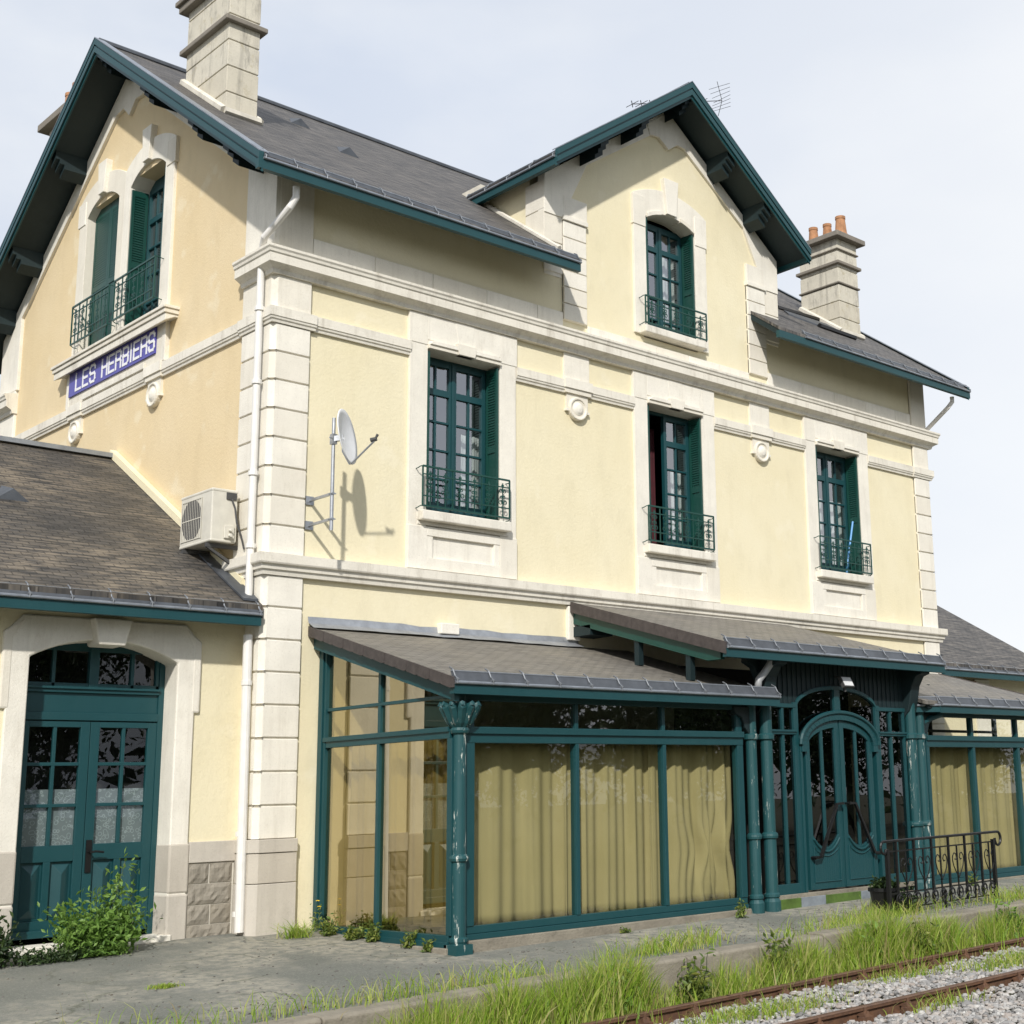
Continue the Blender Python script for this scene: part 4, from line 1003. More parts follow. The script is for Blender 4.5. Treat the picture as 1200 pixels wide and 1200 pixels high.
def post(name, x, y, parent, big=True):
    g = gz(x, y); b = MB()
    b.lathe([(.085, .0), (.085, .10), (.095, .12), (.095, .145), (.072, .16), (.070, .86), (.09, .875), (.098, .90), (.09, .925), (.068, .94), (.064, 2.10), (.09, 2.115), (.098, 2.14), (.09, 2.165), (.07, 2.175), (.078, 2.20), (.095, 2.24), (.13, 2.32), (.165, 2.385), (.175, 2.40)], x, y, 20, g)
    # leafy capital
    if big:
        for k in range(12):
            a = 2*math.pi*k/12; c, s_ = math.cos(a), math.sin(a)
            pts = [(x+c*r, y+s_*r, g+z) for r, z in ((.068, 2.18), (.098, 2.22), (.125, 2.28), (.148, 2.335), (.175, 2.375), (.205, 2.395), (.212, 2.378))]
            b.tube(pts, [.026, .034, .042, .046, .044, .03, .012], 6)
    b.box(x-.05, x+.05, y-.05, y+.05, g+2.38, g+2.62)
    b.box(x-.10, x+.10, y-.10, y+.10, g-.02, g+.09)
    return b.build(name, M['tealchip'], parent, smooth=False)
def glazing(parent, x0, x1, mulls, zb, y=YV, upper_rows=()):
    b = MB(); T = .045
    b.box(x0, x1, y-.05, y+.05, zb, zb+.055); b.box(x0, x1, y-.035, y+.04, zb+.058, zb+.13)
    b.box(x0, x1, y-.05, y+.06, 1.875, 2.03); b.box(x0, x1, y-.075, y-.051, 1.965, 2.035); b.box(x0, x1, y-.04, y+.05, 2.30, 2.45)
    for xm, t_ in mulls:
        b.box(xm-t_/2, xm+t_/2, y-.045, y+.05, zb+.131, 1.874); b.box(xm-t_/2, xm+t_/2, y-.035, y+.045, 2.031, 2.299)
    fr = b.build('front_frame', M['teal'], parent, .004)
    xs_ = [m_[0] for m_ in mulls]; ts = [m_[1] for m_ in mulls]
    for i in range(len(xs_)-1):
        a_, c_ = xs_[i]+ts[i]/2, xs_[i+1]-ts[i+1]/2; j = .0015*((i % 3)-1)
        for za, zc_, gm in ((zb+.12, 1.88, 'glassv'), (2.02, 2.31, 'glassu')):
            MB().add([(a_-.01, y-.004+j, za), (c_+.01, y-.004-j, za), (c_+.01, y-.002-j, zc_), (a_-.01, y-.002+j, zc_)], [(0, 1, 2, 3)]).build('glass_pane', M[gm if x0 < 8 else 'glassv'], fr, recalc=False)
    return fr
V1 = empty('glazed_veranda', (2.9, -1.2, gz(2.9, -1.2)), 'teal framed glazed veranda with a leafy capped corner column and three olive curtains', 'veranda')
r1 = vroof(.60, 5.52, V1, True, False)
flash(.585, 4.62, r1)
eaves((.62, -2.675, 0), (5.52, -2.675, 0), (0, -1, 0), vz(-2.68)-.155, vz(-2.68)-.045, r1, hooks=.42)
MB().box(2.35, 2.62, -.06, .1, 3.30, 3.43).build('stone_bracket', M['stone'], V1, .01)
post('corner_column', .86, -2.455, V1)
glazing(V1, .93, 5.08, [(.99, .13), (2.425, .05), (3.745, .05), (5.03, .10)], -.03)
# side wall with sloping top
b = MB(); xs0, xs1 = .775, .845
b.box(xs0-.01, xs1, -.09, .03, -.05, vz(-.03)-.20); b.box(xs0-.03, xs0-.011, -.05, .03, -.05, vz(.0)-.22)
b.box(xs0, xs1, -2.40, -.09, 1.92, 2.03); b.box(xs0-.02, xs0-.001, -2.40, -.05, 1.985, 2.035)
b.box(xs0+.01, xs1-.01, -2.40, -.09, 2.32, 2.355)
b.box(xs0, xs1, -2.40, -.09, -.08, .03); b.box(xs0-.015, xs0-.001, -2.40, -.05, -.10, -.03)
b.box(xs0, xs1, -1.155, -1.105, .03, 1.92); b.box(xs0+.005, xs1-.005, -1.16, -1.11, 2.03, 2.32); b.box(xs0+.005, xs1-.005, -1.16, -1.11, 2.355, vz(-1.13)-.2)
b.box(xs0, xs1, -2.44, -2.36, .03, 1.92)
b.prism([(xs0, -2.40, vz(-2.40)-.22), (xs0, -.05, vz(-.05)-.22), (xs0, -.05, vz(-.05)-.12), (xs0, -2.40, vz(-2.40)-.12)], (.07, 0, 0))
sf = b.build('side_frame', M['teal'], V1, .004)
xg = .812
for ya, yb, za, zc_, mt in ((-2.37, -1.15, .02, 1.93, 'mirror'), (-1.11, -.08, .02, 1.93, 'mirror'), (-2.40, -1.155, 2.02, 2.33, 'mirror'), (-1.115, -.08, 2.02, 2.33, 'mirror')):
    MB().add([(xg, yb, za), (xg, ya, za), (xg, ya, zc_), (xg, yb, zc_)], [(0, 1, 2, 3)]).build('glass_pane', M[mt], sf, recalc=False)
MB().add([(xg, -.08, 2.35), (xg, -1.115, 2.35), (xg, -1.115, vz(-1.115)-.2), (xg, -.08, vz(-.08)-.2)], [(0, 1, 2, 3)]).build('glass_pane', M['mirror'], sf, recalc=False)
MB().add([(xg, -1.155, 2.35), (xg, -2.2, 2.35), (xg, -2.2, vz(-2.2)-.2), (xg, -1.155, vz(-1.155)-.2)], [(0, 1, 2, 3)]).build('glass_pane', M['mirror'], sf, recalc=False)
b = MB(); b.box(.80, 5.1, -2.48, -2.33, -.3, -.03); b.box(.73, .86, -2.42, .0, -.3, -.085); b.build('base_kerb', M['concrete'], V1, .01)
MB().box(.9, 12.8, -2.33, .03, -.2, -.03).build('floor', M['tilegrey'], V1)
# porch
P_ = empty('entrance_porch', (7.0, -1.3, gz(7, -1.3)), 'teal entrance porch with arched glazed double doors under its own higher slate roof', 'porch')
def pz(y): return 3.86+.285*(y-.04)
FP = lambda x, y: pz(y)
b = MB(); slab(b, [(4.46, -2.78), (8.96, -2.78), (8.86, .03), (4.46, .03)], FP, 0, -.05); rp_ = b.build('roof', M['slatev'], P_)
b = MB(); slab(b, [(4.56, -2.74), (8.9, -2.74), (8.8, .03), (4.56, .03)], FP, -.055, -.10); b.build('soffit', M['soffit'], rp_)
b = MB(); b.tube([(4.44, .02, pz(.02)+.015), (8.86, .02, pz(.02)+.015)], .016, 6); b.build('wall_flashing', M['lead'], rp_)
b = MB(); y = -2.80; k = 0
while y < .0:
    y2 = min(y+.2, .03); b.prism([(4.44+.004*(k % 2), y, pz(y)+.012), (4.44+.004*(k % 2), y2, pz(y2)+.012), (4.44+.004*(k % 2), y2, pz(y2)-.13), (4.44+.004*(k % 2), y, pz(y)-.13)], (.03, 0, 0)); y = y2; k += 1
b.build('verge_slates', M['verge'], rp_)
b = MB(); b.prism([(4.50, -2.66, pz(-2.66)-.13), (4.50, .0, pz(0)-.13), (4.50, .0, pz(0)-.28), (4.50, -2.45, pz(-2.45)-.28), (4.50, -2.66, pz(-2.66)-.22)], (.07, 0, 0)); b.build('rake_board', M['green'], rp_)
eaves((4.46, -2.80, 0), (8.96, -2.80, 0), (0, -1, 0), pz(-2.8)-.165, pz(-2.8)-.05, rp_, hooks=.42)
b = MB()
for y in (-2.1, -1.2): b.box(4.52, 4.60, y-.04, y+.04, vz(y), pz(y)-.12)
b.box(4.5, 4.9, -.35, .03, pz(-.2)-.40, pz(-.2)-.27); b.build('roof_strut', M['soffit'], P_)
MB().box(4.42, 4.62, -.02, .1, pz(0)-.50, pz(0)-.05).build('stone_bracket', M['stone'], P_, .01)
# posts: slim paired half columns
def slim(x, y, top, parent, rr=.085):
    g = gz(x, y); b = MB()
    b.lathe([(rr*1.35, -.02), (rr*1.35, .11), (rr*1.05, .15), (rr*1.25, .165), (rr*1.25, .195), (rr, .215), (rr, .84), (rr*1.28, .855), (rr*1.34, .88), (rr*1.28, .905), (rr*.98, .925), (rr*.95, 2.02), (rr*1.3, 2.04), (rr*1.3, 2.09), (rr, 2.11), (rr, top-g)], x, y, 18, g)
    return b.build('porch_column', M['tealchip'], parent)
slim(5.245, -2.43, 2.40, P_, .070); slim(5.505, -2.45, 2.85, P_, .078); slim(8.56, -2.45, 2.85, P_, .078); slim(8.80, -2.43, 2.40, P_, .070)
for x0_ in (5.505, 8.56):
    b = MB(); pts = [(-2.40, 2.25), (-2.40, 2.95), (-2.76, 2.95), (-2.76, 2.86), (-2.66, 2.83), (-2.58, 2.70), (-2.54, 2.52), (-2.50, 2.36)]
    b.prism([(x0_-.10, y, z) for y, z in pts], (.20, 0, 0))
    s_ = -1 if x0_ < 7 else 1
    pts = [(0, 2.25), (0, 2.95), (.36, 2.95), (.36, 2.88), (.22, 2.82), (.14, 2.68), (.10, 2.5)]
    b.prism([(x0_+s_*u, -2.50, z) for u, z in pts], (0, .10, 0)); b.build('porch_corbel', M['soffit'], P_, .01)
b = MB(); pts = [(0, 1.98), (0, 2.34), (.32, 2.34), (.30, 2.26), (.16, 2.20), (.10, 2.08)]
b.prism([(5.20-u*.9, -2.47, z) for u, z in pts], (0, .12, 0)); b.prism([(8.84+u, -2.47, z) for u, z in pts], (0, .12, 0)); b.build('porch_corbel', M['soffit'], P_, .01)
MB().tube([(8.87, -2.42, 2.20), (9.03, -2.48, 2.28), (9.18, -2.55, 2.33)], .045, 8).build('porch_brace', M['teal'], P_)
# front screen: header boards with arched cut, side lights
cx_ = 6.97; YD = -2.40; n = 20
b = MB(); ia = ell(cx_, 2.375, .84, .26, n)
for (u0, z0_), (u1, z1_) in zip(ia, ia[1:]):
    b.prism([(u0, YD-.01, z0_), (u1, YD-.01, z1_), (u1, YD-.01, 2.98), (u0, YD-.01, 2.98)], (0, .05, 0))
b.box(5.59, cx_-.84, YD-.01, YD+.04, 2.375, 2.98); b.box(cx_+.84, 8.48, YD-.01, YD+.04, 2.375, 2.98)
x = 5.62
while x < 8.45:
    e = (x-cx_)/.84; zl = 2.375+(.26*math.sqrt(1-e*e) if abs(e) < 1 else 0); b.box(x-.007, x+.007, YD-.022, YD-.011, zl+.03, 2.97); x += .095
b.build('header_boards', M['soffit'], P_)  # porch roof shade is put in through the darkened soffit teal
b = MB()
for (u0, z0_), (u1, z1_) in zip(ia, ia[1:]): b.prism([(u0, YD-.04, z0_-.03), (u1, YD-.04, z1_-.03), (u1, YD-.04, z1_+.02), (u0, YD-.04, z0_+.02)], (0, .07, 0))
b.box(5.58, 6.13, YD-.04, YD+.04, 2.35, 2.40); b.box(7.81, 8.48, YD-.04, YD+.04, 2.35, 2.40)
b.box(5.58, 6.10, YD-.045, YD+.04, 2.015, 2.07); b.box(7.84, 8.48, YD-.045, YD+.04, 2.015, 2.07)
b.box(5.58, 6.10, YD-.06, YD-.046, 2.045, 2.072); b.box(7.84, 8.48, YD-.06, YD-.046, 2.045, 2.072)
for x in (6.11, 7.83): b.box(x-.045, x+.045, YD-.035, YD+.04, .08, 2.42)
for x in (6.175, 7.765): b.box(x-.02, x+.02, YD-.05, YD+.04, .08, 1.93)
for x in (5.86, 8.13): b.box(x-.022, x+.022, YD-.03, YD+.035, .20, 2.014); b.box(x-.022, x+.022, YD-.03, YD+.035, 2.071, 2.349)
b.box(5.58, 5.62, YD-.03, YD+.035, .2, 2.36); b.box(8.42, 8.46, YD-.03, YD+.035, .2, 2.36)
b.box(5.58, 6.07, YD-.03, YD+.035, .05, .20); b.box(7.87, 8.48, YD-.03, YD+.035, .08, .20)
b.box(cx_-.06, cx_+.06, YD-.035, YD+.04, 2.24, 2.63)
fs_ = b.build('screen_frame', M['teal'], P_, .004)
for a_, c_, za, zc_ in ((5.6, 6.1, .15, 2.02), (5.6, 6.1, 2.06, 2.37), (7.84, 8.46, .15, 2.02), (7.84, 8.46, 2.06, 2.37), (6.12, cx_-.05, 1.9, 2.66), (cx_+.05, 7.82, 1.9, 2.66)):
    MB().add([(a_, YD, za), (c_, YD, za), (c_, YD+.002, zc_), (a_, YD+.002, zc_)], [(0, 1, 2, 3)]).build('glass_pane', M['glassp'], fs_, recalc=False)
# arched door head
b = MB(); oa = ell(cx_, 1.88, .80, .40, n); ib = ell(cx_, 1.88, .70, .33, n)
oa2 = [(oa[0][0]-.0, 1.80)]+oa+[(oa[-1][0], 1.80)]; ib2 = [(ib[0][0], 1.80)]+ib+[(ib[-1][0], 1.80)]
for (a0, a1, b0_, b1) in zip(oa2, oa2[1:], ib2, ib2[1:]):
    b.prism([(a0[0], YD-.07, a0[1]), (a1[0], YD-.07, a1[1]), (b1[0], YD-.07, b1[1]), (b0_[0], YD-.07, b0_[1])], (0, .11, 0))
o3 = ell(cx_, 1.89, .82, .42, n)
b.tube([(u, YD-.07, z) for u, z in o3], .028, 6); b.build('arched_head', M['teal'], fs_, .004)
# door leaves with oval topped glass
def pleaf(s_):
    ua, ub = (cx_-.70, cx_-.012) if s_ < 0 else (cx_+.012, cx_+.70)
    b = MB(); y0, y1 = YD-.035, YD+.02; hwd = (ub-ua)
    N = 16
    def ztop(u): return 1.88+.325*math.sqrt(max(0, 1-((u-cx_)/.70)**2))
    g0_, g1_ = ua+.085, ub-.085
    for i in range(N):
        u0 = ua+hwd*i/N; u1 = ua+hwd*(i+1)/N
        def gt(u): return ztop(u)-.09
        def gb(u):
            e = (u-(g0_+g1_)/2)/((g1_-g0_)/2); return .60+.16*e*e
        ins = g0_-1e-4 <= u0 and u1 <= g1_+1e-4
        zb_ = .10
        if not ins and (u1 <= g0_+.03 or u0 >= g1_-.03):
            b.prism([(u0, y0, zb_), (u1, y0, zb_), (u1, y0, ztop(u1)), (u0, y0, ztop(u0))], (0, y1-y0, 0))
        else:
            b.prism([(u0, y0, zb_), (u1, y0, zb_), (u1, y0, gb(u1)), (u0, y0, gb(u0))], (0, y1-y0, 0))
            b.prism([(u0, y0, gt(u0)), (u1, y0, gt(u1)), (u1, y0, ztop(u1)), (u0, y0, ztop(u0))], (0, y1-y0, 0))
    um = (g0_+g1_)/2; b.box(um-.022, um+.022, y0+.005, y1-.01, .58, ztop(um)-.08)
    # raised moulding under the glass and sunk panel below
    pts = [(g0_+(g1_-g0_)*i/12, y0-.008, .555+.16*((i/6-1)**2)) for i in range(13)]; b.tube(pts, .016, 6)
    pan = [(g0_, y0-.004, .19), (g1_, y0-.004, .19), (g1_, y0-.004, .62)]+[(g1_+(g0_-g1_)*i/8, y0-.004, .50+.12*((i/4-1)**2)) for i in range(1, 8)]+[(g0_, y0-.004, .62)]
    b.tube(pan, .011, 5, True)
    b.box(ub-.012 if s_ < 0 else ua, ub if s_ < 0 else ua+.012, y0-.006, y0, .12, 2.1)
    lf = b.build('door_leaf', M['teal'], P_, .003)
    MB().add([(g0_-.02, YD-.008, .56), (g1_+.02, YD-.008, .56), (g1_+.02, YD-.008, 2.15), (g0_-.02, YD-.008, 2.15)], [(0, 1, 2, 3)]).build('door_pane', M['glassp'], lf, recalc=False)
    b = MB(); p0 = (cx_+s_*.06, YD-.10, 1.145); p1 = (cx_+s_*.19, YD-.10, 1.14); p2 = (cx_+s_*.56, YD-.10, .50); p3 = (cx_+s_*.67, YD-.10, .49)
    b.tube([(p0[0], YD-.03, p0[2]), p0], .013, 6)
    b.tube([p0, p1, p2, p3, (p3[0], YD-.03, p3[2])], .024, 4)
    b.build('push_bar', M['iron'], lf)
pleaf(-1); pleaf(1)
b = MB(); b.box(5.58, 8.48, YD-.06, YD+.1, -.25, -.04); b.build('door_step', M['concrete'], P_, .01)
MB().box(5.6, 8.46, YD-.055, YD+.05, .02, .078).build('door_sill', M['concrete'], P_, .006)
def tile(a_, c_, k): 
    MB().box(a_, c_, YD-.075, YD, -.11, .03).build('tile_panel', M[k], P_, .004)
tile(5.60, 6.02, 'tilegreen'); tile(6.03, 6.50, 'tilegrey'); tile(6.51, 7.22, 'tilegreen'); tile(7.23, 7.8, 'tilegrey')
b = MB(); b.tube([(5.42, -2.66, 2.98), (5.42, -2.64, 2.86), (5.36, -2.60, 2.76), (5.28, -2.56, 2.66), (5.27, -2.55, 2.52)], .047, 10); b.build('drain_bend', M['greypipe'], P_, smooth=True)
MB().box(5.3, 8.8, -1.2, -1.15, -.1, 2.95).box(5.16, 5.19, -2.3, -1.2, -.1, 2.5).box(8.85, 8.88, -2.3, -1.2, -.1, 2.5).build('lobby_light_block', M['dark'], P_)  # dark lobby backing, with side screens added to keep light out
# right veranda
V2 = empty('glazed_veranda', (10.9, -1.2, gz(10.9, -1.2)), 'far teal framed glazed veranda with olive curtains behind the black wrought iron railing', 'veranda')
r2 = vroof(8.66, 12.95, V2, False, True)
eaves((8.98, -2.675, 0), (12.95, -2.675, 0), (0, -1, 0), vz(-2.68)-.155, vz(-2.68)-.045, r2, hooks=.42)
eaves((8.62, -2.45, 0), (8.97, -2.675, 0), (-.54, -.84, 0), vz(-2.68)-.145, vz(-2.68)-.05, r2, hooks=.3)
glazing(V2, 8.92, 12.75, [(8.96, .07), (10.13, .06), (11.36, .06), (12.68, .10)], 0.0)
b = MB(); b.box(8.9, 12.8, -2.48, -2.33, -.3, -.002); b.build('base_kerb', M['concrete'], V2, .01)
b = MB()
for x in (9.6, 10.75): b.box(x-.02, x+.02, -1.3, -1.26, 2.03, 2.9)
b.box(8.95, 12.6, -1.31, -1.25, 2.16, 2.20); b.build('roof_frame', M['soffit'], V2)
b = MB(); b.box(12.70, 12.78, -2.35, .03, 0, .1); b.box(12.70, 12.78, -2.35, .03, 1.9, 2.03); b.box(12.70, 12.78, -1.2, -1.15, .1, 2.6); b.prism([(12.70, -2.35, vz(-2.35)-.2), (12.70, .03, vz(.03)-.2), (12.70, .03, vz(.03)-.1), (12.70, -2.35, vz(-2.35)-.1)], (.08, 0, 0))
b.build('side_frame', M['teal'], V2)
# curtains, each a thing hanging behind its pane
cl = ['olive curtain filling the veranda pane next to the leafy capped corner column', 'olive curtain filling the middle pane of the nearer veranda', 'olive curtain knotted and crumpled near its foot beside the porch columns',
      'olive curtain of the far veranda just right of the porch, behind the railing', 'olive curtain filling the middle pane of the far veranda', 'olive curtain at the far right end of the far veranda']
for k, (a_, c_, p_) in enumerate(((.97, 2.46, None), (2.41, 3.77, None), (3.72, 5.13, (.72, .34)), (8.95, 10.16, None), (10.10, 11.39, None), (11.33, 12.65, None))):
    cloth('curtain', a_, c_, .06, 1.90, -2.18, 2.9+(k % 3)*.45, .050, M['curtain'], ((a_+c_)/2, -2.2, 0), cl[k], 'curtain', 'olive curtains in the verandas', 20+k, 1., None, p_)
cloth('curtain', -2.2, -.15, .06, 1.95, 1.10, 6, .04, M['curtain'], (1.1, -1.2, 0), 'tan curtain behind the reflecting side panes of the nearer veranda', 'curtain', 'olive curtains in the verandas', 40, 1., 'side')

# ================================================================== THINGS ON THE BUILDING
# station name sign
S = empty('station_sign', (-.03, 4.315, 7.10), 'violet blue enamel station sign with white block letters under the gable windows', 'sign')
MB().box(-.035, -.0125, 2.957, 5.675, 7.09, 7.445).build('sign_panel', M['sign'], S)
GL = {'L': [[(0,1),(0,0),(1,0)]], 'E': [[(1,1),(0,1),(0,0),(1,0)], [(0,.5),(.85,.5)]],
 'S': [[(1,.78),(1,.86),(.8,1),(.2,1),(0,.86),(0,.62),(.15,.5),(.85,.5),(1,.38),(1,.14),(.8,0),(.2,0),(0,.14),(0,.22)]],
 'H': [[(0,0),(0,1)], [(1,0),(1,1)], [(0,.5),(1,.5)]], 'R': [[(0,0),(0,1),(.8,1),(1,.86),(1,.62),(.86,.48),(1,.34),(1,0)], [(0,.48),(.86,.48)]],
 'B': [[(0,0),(0,1),(.8,1),(1,.86),(1,.62),(.86,.5),(1,.38),(1,.14),(.8,0),(0,0)], [(0,.5),(.86,.5)]], 'I': [[(.5,0),(.5,1)]]}
def letters(text, ystart, lw, gap, z0, h):
    b = MB(); y = ystart; th = .0185; cnt = 0
    for ch in text:
        if ch == ' ': y -= lw*.62; continue
        wd = lw*(.28 if ch == 'I' else 1)
        for st in GL[ch]:
            pts = [(y-(u if ch != 'I' else .5)*wd, z0+v*h) for u, v in st]
            for k_, (p, q) in enumerate(zip(pts, pts[1:])):
                p_, q_ = Vector(p), Vector(q); d = (q_-p_).normalized(); nn = Vector((-d.y, d.x))*th
                e = th*.98
                a_ = p_-d*e; c_ = q_+d*e; cnt += 1; zz = -.040-.00025*(cnt % 16)
                b.prism([(zz, *(a_+nn)), (zz, *(c_+nn)), (zz, *(c_-nn)), (zz, *(a_-nn))], (.0055, 0, 0))
        y -= wd+gap
    return b
lt = letters('LES', 5.43, .165, .075, 7.148, .235); l2_ = letters('HERBIERS', 4.56, .155, .066, 7.148, .235)
k_ = len(lt.v); lt.v += l2_.v; lt.f += [tuple(i+k_ for i in f) for f in l2_.f]
lt.build('lettering', M['white'], S)
# air conditioner
A = empty('air_conditioner', (-.2, .9, 4.20), 'boxy ivory air conditioning unit bracketed to the ochre gable wall', 'air conditioner')
b = MB(); b.box(-.37, -.06, .53, 1.28, 4.24, 4.83); b.box(-.375, -.055, .525, 1.285, 4.80, 4.838); b.box(-.374, -.07, .527, 1.283, 4.225, 4.26); ab = b.build('casing', M['acw'], A, .012)
b = MB()
n = 28; b.prism([(-.3745, 1.0+.235*math.cos(2*math.pi*i/n), 4.53+.235*math.sin(2*math.pi*i/n)) for i in range(n)], (.004, 0, 0)); b.build('fan_opening', M['acd'], A)
b = MB()
for i in range(12):
    y = .775+i*.0415; b.box(-.3785, -.3765, y-.0025, y+.0025, 4.30, 4.76)
for z in (4.30, 4.53, 4.76): b.box(-.3795, -.3767, .765, 1.235, z-.005, z+.005)
for y in (.765, 1.235): b.box(-.3798, -.3766, y-.008, y+.008, 4.29, 4.77)
b.build('fan_grille', M['acw'], A)
b = MB(); b.box(-.20, -.08, .515, .530, 4.72, 4.80); b.tube([(-.14, .52, 4.73), (-.11, .49, 4.62), (-.10, .46, 4.45), (-.05, .44, 4.30), (-.02, .42, 4.15)], .012, 6); b.build('cable', M['acd'], A)
b = MB(); b.box(-.22, -.10, .505, .526, 4.27, 4.42); b.tube([(-.16, .50, 4.36), (-.16, .46, 4.36)], .018, 8); b.tube([(-.16, .50, 4.30), (-.16, .46, 4.30)], .022, 8); b.build('valve_cover', M['acw'], A, .006)
b = MB()
for y in (.62, 1.18): b.box(-.38, .05, y-.02, y+.02, 4.17, 4.215); b.prism([(.04, y-.015, 3.92), (.04, y-.015, 3.97), (-.33, y-.015, 4.17), (-.38, y-.015, 4.17)], (0, .03, 0))
b.build('bracket', M['acd'], A)
# satellite dish
T_ = empty('satellite_dish', (.56, .04, 4.6), 'pale grey satellite dish on a bent wall pole beside the corner quoins', 'satellite dish')
PX, PY = .56, -.45
b = MB(); b.tube([(PX, PY, 4.30), (PX, PY, 5.60)], .021, 10); b.build('pole', M['galv'], T_)
for z in (4.43, 4.72):
    b = MB(); b.box(PX-.05, PX+.05, .02, .04, z-.05, z+.05); b.bar((PX, .03, z), (PX, PY-.03, z), .014); b.tube([(PX-.035, PY-.025, z), (PX+.035, PY-.025, z)], .008, 6); b.tube([(PX-.035, PY+.025, z), (PX+.035, PY+.025, z)], .008, 6); b.build('wall_bracket', M['galv'], T_)
dc = Vector((.655, -.535, 5.375)); ax = Vector((.60, -.78, .16)).normalized()
e1 = ax.cross(Vector((0, 0, 1))).normalized(); e2 = e1.cross(ax)
vs = []; fs = []; nr, na = 7, 36; RD = .30
for i in range(nr+1):
    r = RD*i/nr
    for j in range(na):
        a = 2*math.pi*j/na; p = dc+e1*(r*.93*math.cos(a))+e2*(r*1.08*math.sin(a))+ax*(.055*(r/RD)**2-.02); vs.append(tuple(p))
for i in range(nr):
    for j in range(na): fs.append((i*na+j, i*na+(j+1) % na, (i+1)*na+(j+1) % na, (i+1)*na+j))
rf_ = MB().add(vs, fs).build('reflector', M['dish'], T_, smooth=True, recalc=False); so = rf_.modifiers.new('thickness', 'SOLIDIFY'); so.thickness = .012
lo = dc-e2*(RD*1.08)+ax*.03; tip = Vector((1.02, -.56, 5.27)); tip = dc+ax*.36-e2*.10
b = MB(); b.tube([dc-ax*.03, dc-ax*.05-e2*.16, lo-ax*.02, lo, tip], .011, 6); b.build('feed_arm', M['galv'], T_)
b = MB(); b.tube([tip, tip-ax*.07], .026, 10); b.tube([tip+e2*.02, tip+e2*.05+ax*.02], .015, 8); b.build('receiver_head', M['acd'], T_)
b = MB(); b.bar(Vector((PX, PY, 5.35)), dc-ax*.02, .03); b.tube([(PX-.03, PY-.03, 5.35), (PX-.08, PY-.05, 5.35)], .008, 6); b.box(PX-.03, PX+.03, PY-.03, PY+.03, 5.29, 5.41); b.build('mount', M['galv'], T_)
# television aerial behind the dormer ridge
AN = empty('tv_aerial', (7.15, 2.6, 11.6), 'thin rooftop television aerial poking above the dormer ridge', 'aerial')
def onp(px, py, y):  # measured direction from the photograph's survey
    d = Fw+Rt2*((px-803.4)/1627.66)-Up2*((py-587.9)/1627.66); k = (y-CAM.y)/d.y; return CAM+d*k
ya = 2.6; q0, q1 = onp(741, 122, ya), onp(846, 118, ya)
q0 = Vector((q0.x, ya, q0.z)); q1 = Vector((q1.x, ya, q1.z))
b = MB(); b.bar(q0, q1, .006); mx_ = (q0+q1)/2; b.tube([(mx_.x, ya, 11.0), (mx_.x, ya, q0.z+.1)], .02, 6)
for i in range(9): 
    p = q0.lerp(q1, i/9*.85); b.tube([p+Vector((0, -.16, 0)), p+Vector((0, .16, 0))], .006, 5); b.tube([p+Vector((-.02, 0, .06)), p+Vector((.01, 0, -.06))], .008, 5)
for k in range(-3, 4):
    b.tube([q1+Vector((0, -.22, .04+abs(k)*.08*(1 if k > 0 else -1))), q1+Vector((-.04*abs(k), .22, .04+abs(k)*.08*(1 if k > 0 else -1)))], .004, 4)
b.tube([q1+Vector((-.12, 0, .36)), q1, q1+Vector((-.12, 0, -.36))], .006, 5)
b.build('aerial_frame', M['iron'], AN)
# floodlight
FLt = empty('floodlight', (6.98, -2.62, 2.70), 'small square floodlight under the porch eaves above the arched doors', 'floodlight')
b = MB(); c0 = Vector((6.97, -2.60, 2.69)); ex = Vector((1, 0, 0)); ey = Vector((0, .45, .89)); en = Vector((0, -.89, .45))*-1
def obx(b, c, hx, hy, hz, ex, ey, ez):
    vs = [c+ex*(i*hx)+ey*(j*hy)+ez*(k*hz) for k in (-1, 1) for i, j in ((-1, -1), (1, -1), (1, 1), (-1, 1))]
    b.add(vs, [(0,3,2,1),(4,5,6,7),(0,1,5,4),(1,2,6,5),(2,3,7,6),(3,0,4,7)])
en = ex.cross(ey).normalized()
obx(b, c0, .105, .075, .025, ex, ey, en); b.tube([c0-Vector((0, -.02, -.06)), (6.97, -2.42, 2.78)], .012, 6); b.build('lamp_body', M['acd'], FLt)
b = MB(); obx(b, c0+en*.027, .092, .062, .003, ex, ey, en); b.build('lamp_glass', M['dish'], FLt)
b = MB(); b.tube([(6.95, -2.58, 2.63), (6.95, -2.59, 2.57)], .02, 8); b.build('motion_sensor', M['acd'], FLt)
# blue pole leaning at the window
o = MB().tube([(10.45, -.02, 4.80), (10.80, .06, 5.72)], .017, 8).build('pole', M['blue'], None, root=(10.45, -.02, 4.8)); tag(o, 'light blue broom pole leaning against the right shutter of the last upper window', 'pole')

# ================================================================== PLATFORM AND TRACK
def sheet(name, x0, x1, y0, y1, off, dx, dy, mat, nx=2, ny=2, dep=0.):
    vs = [(x0+(x1-x0)*i/nx, y0+(y1-y0)*j/ny, off+dx*(x0+(x1-x0)*i/nx)+dy*(y0+(y1-y0)*j/ny)) for j in range(ny+1) for i in range(nx+1)]
    fs = [(j*(nx+1)+i, j*(nx+1)+i+1, (j+1)*(nx+1)+i+1, (j+1)*(nx+1)+i) for j in range(ny) for i in range(nx)]
    o = MB().add(vs, fs).build(name, mat, None, recalc=False); o['kind'] = 'structure'; return o
vs = []; xs_ = (-400, -30, 40, 400); ys_ = (-400, -60, 60, 400)
for y in ys_:
    for x in xs_: vs.append((x, y, -.76+.012*max(-30, min(40, x))))
fs = [(j*4+i, j*4+i+1, (j+1)*4+i+1, (j+1)*4+i) for j in range(3) for i in range(3)]
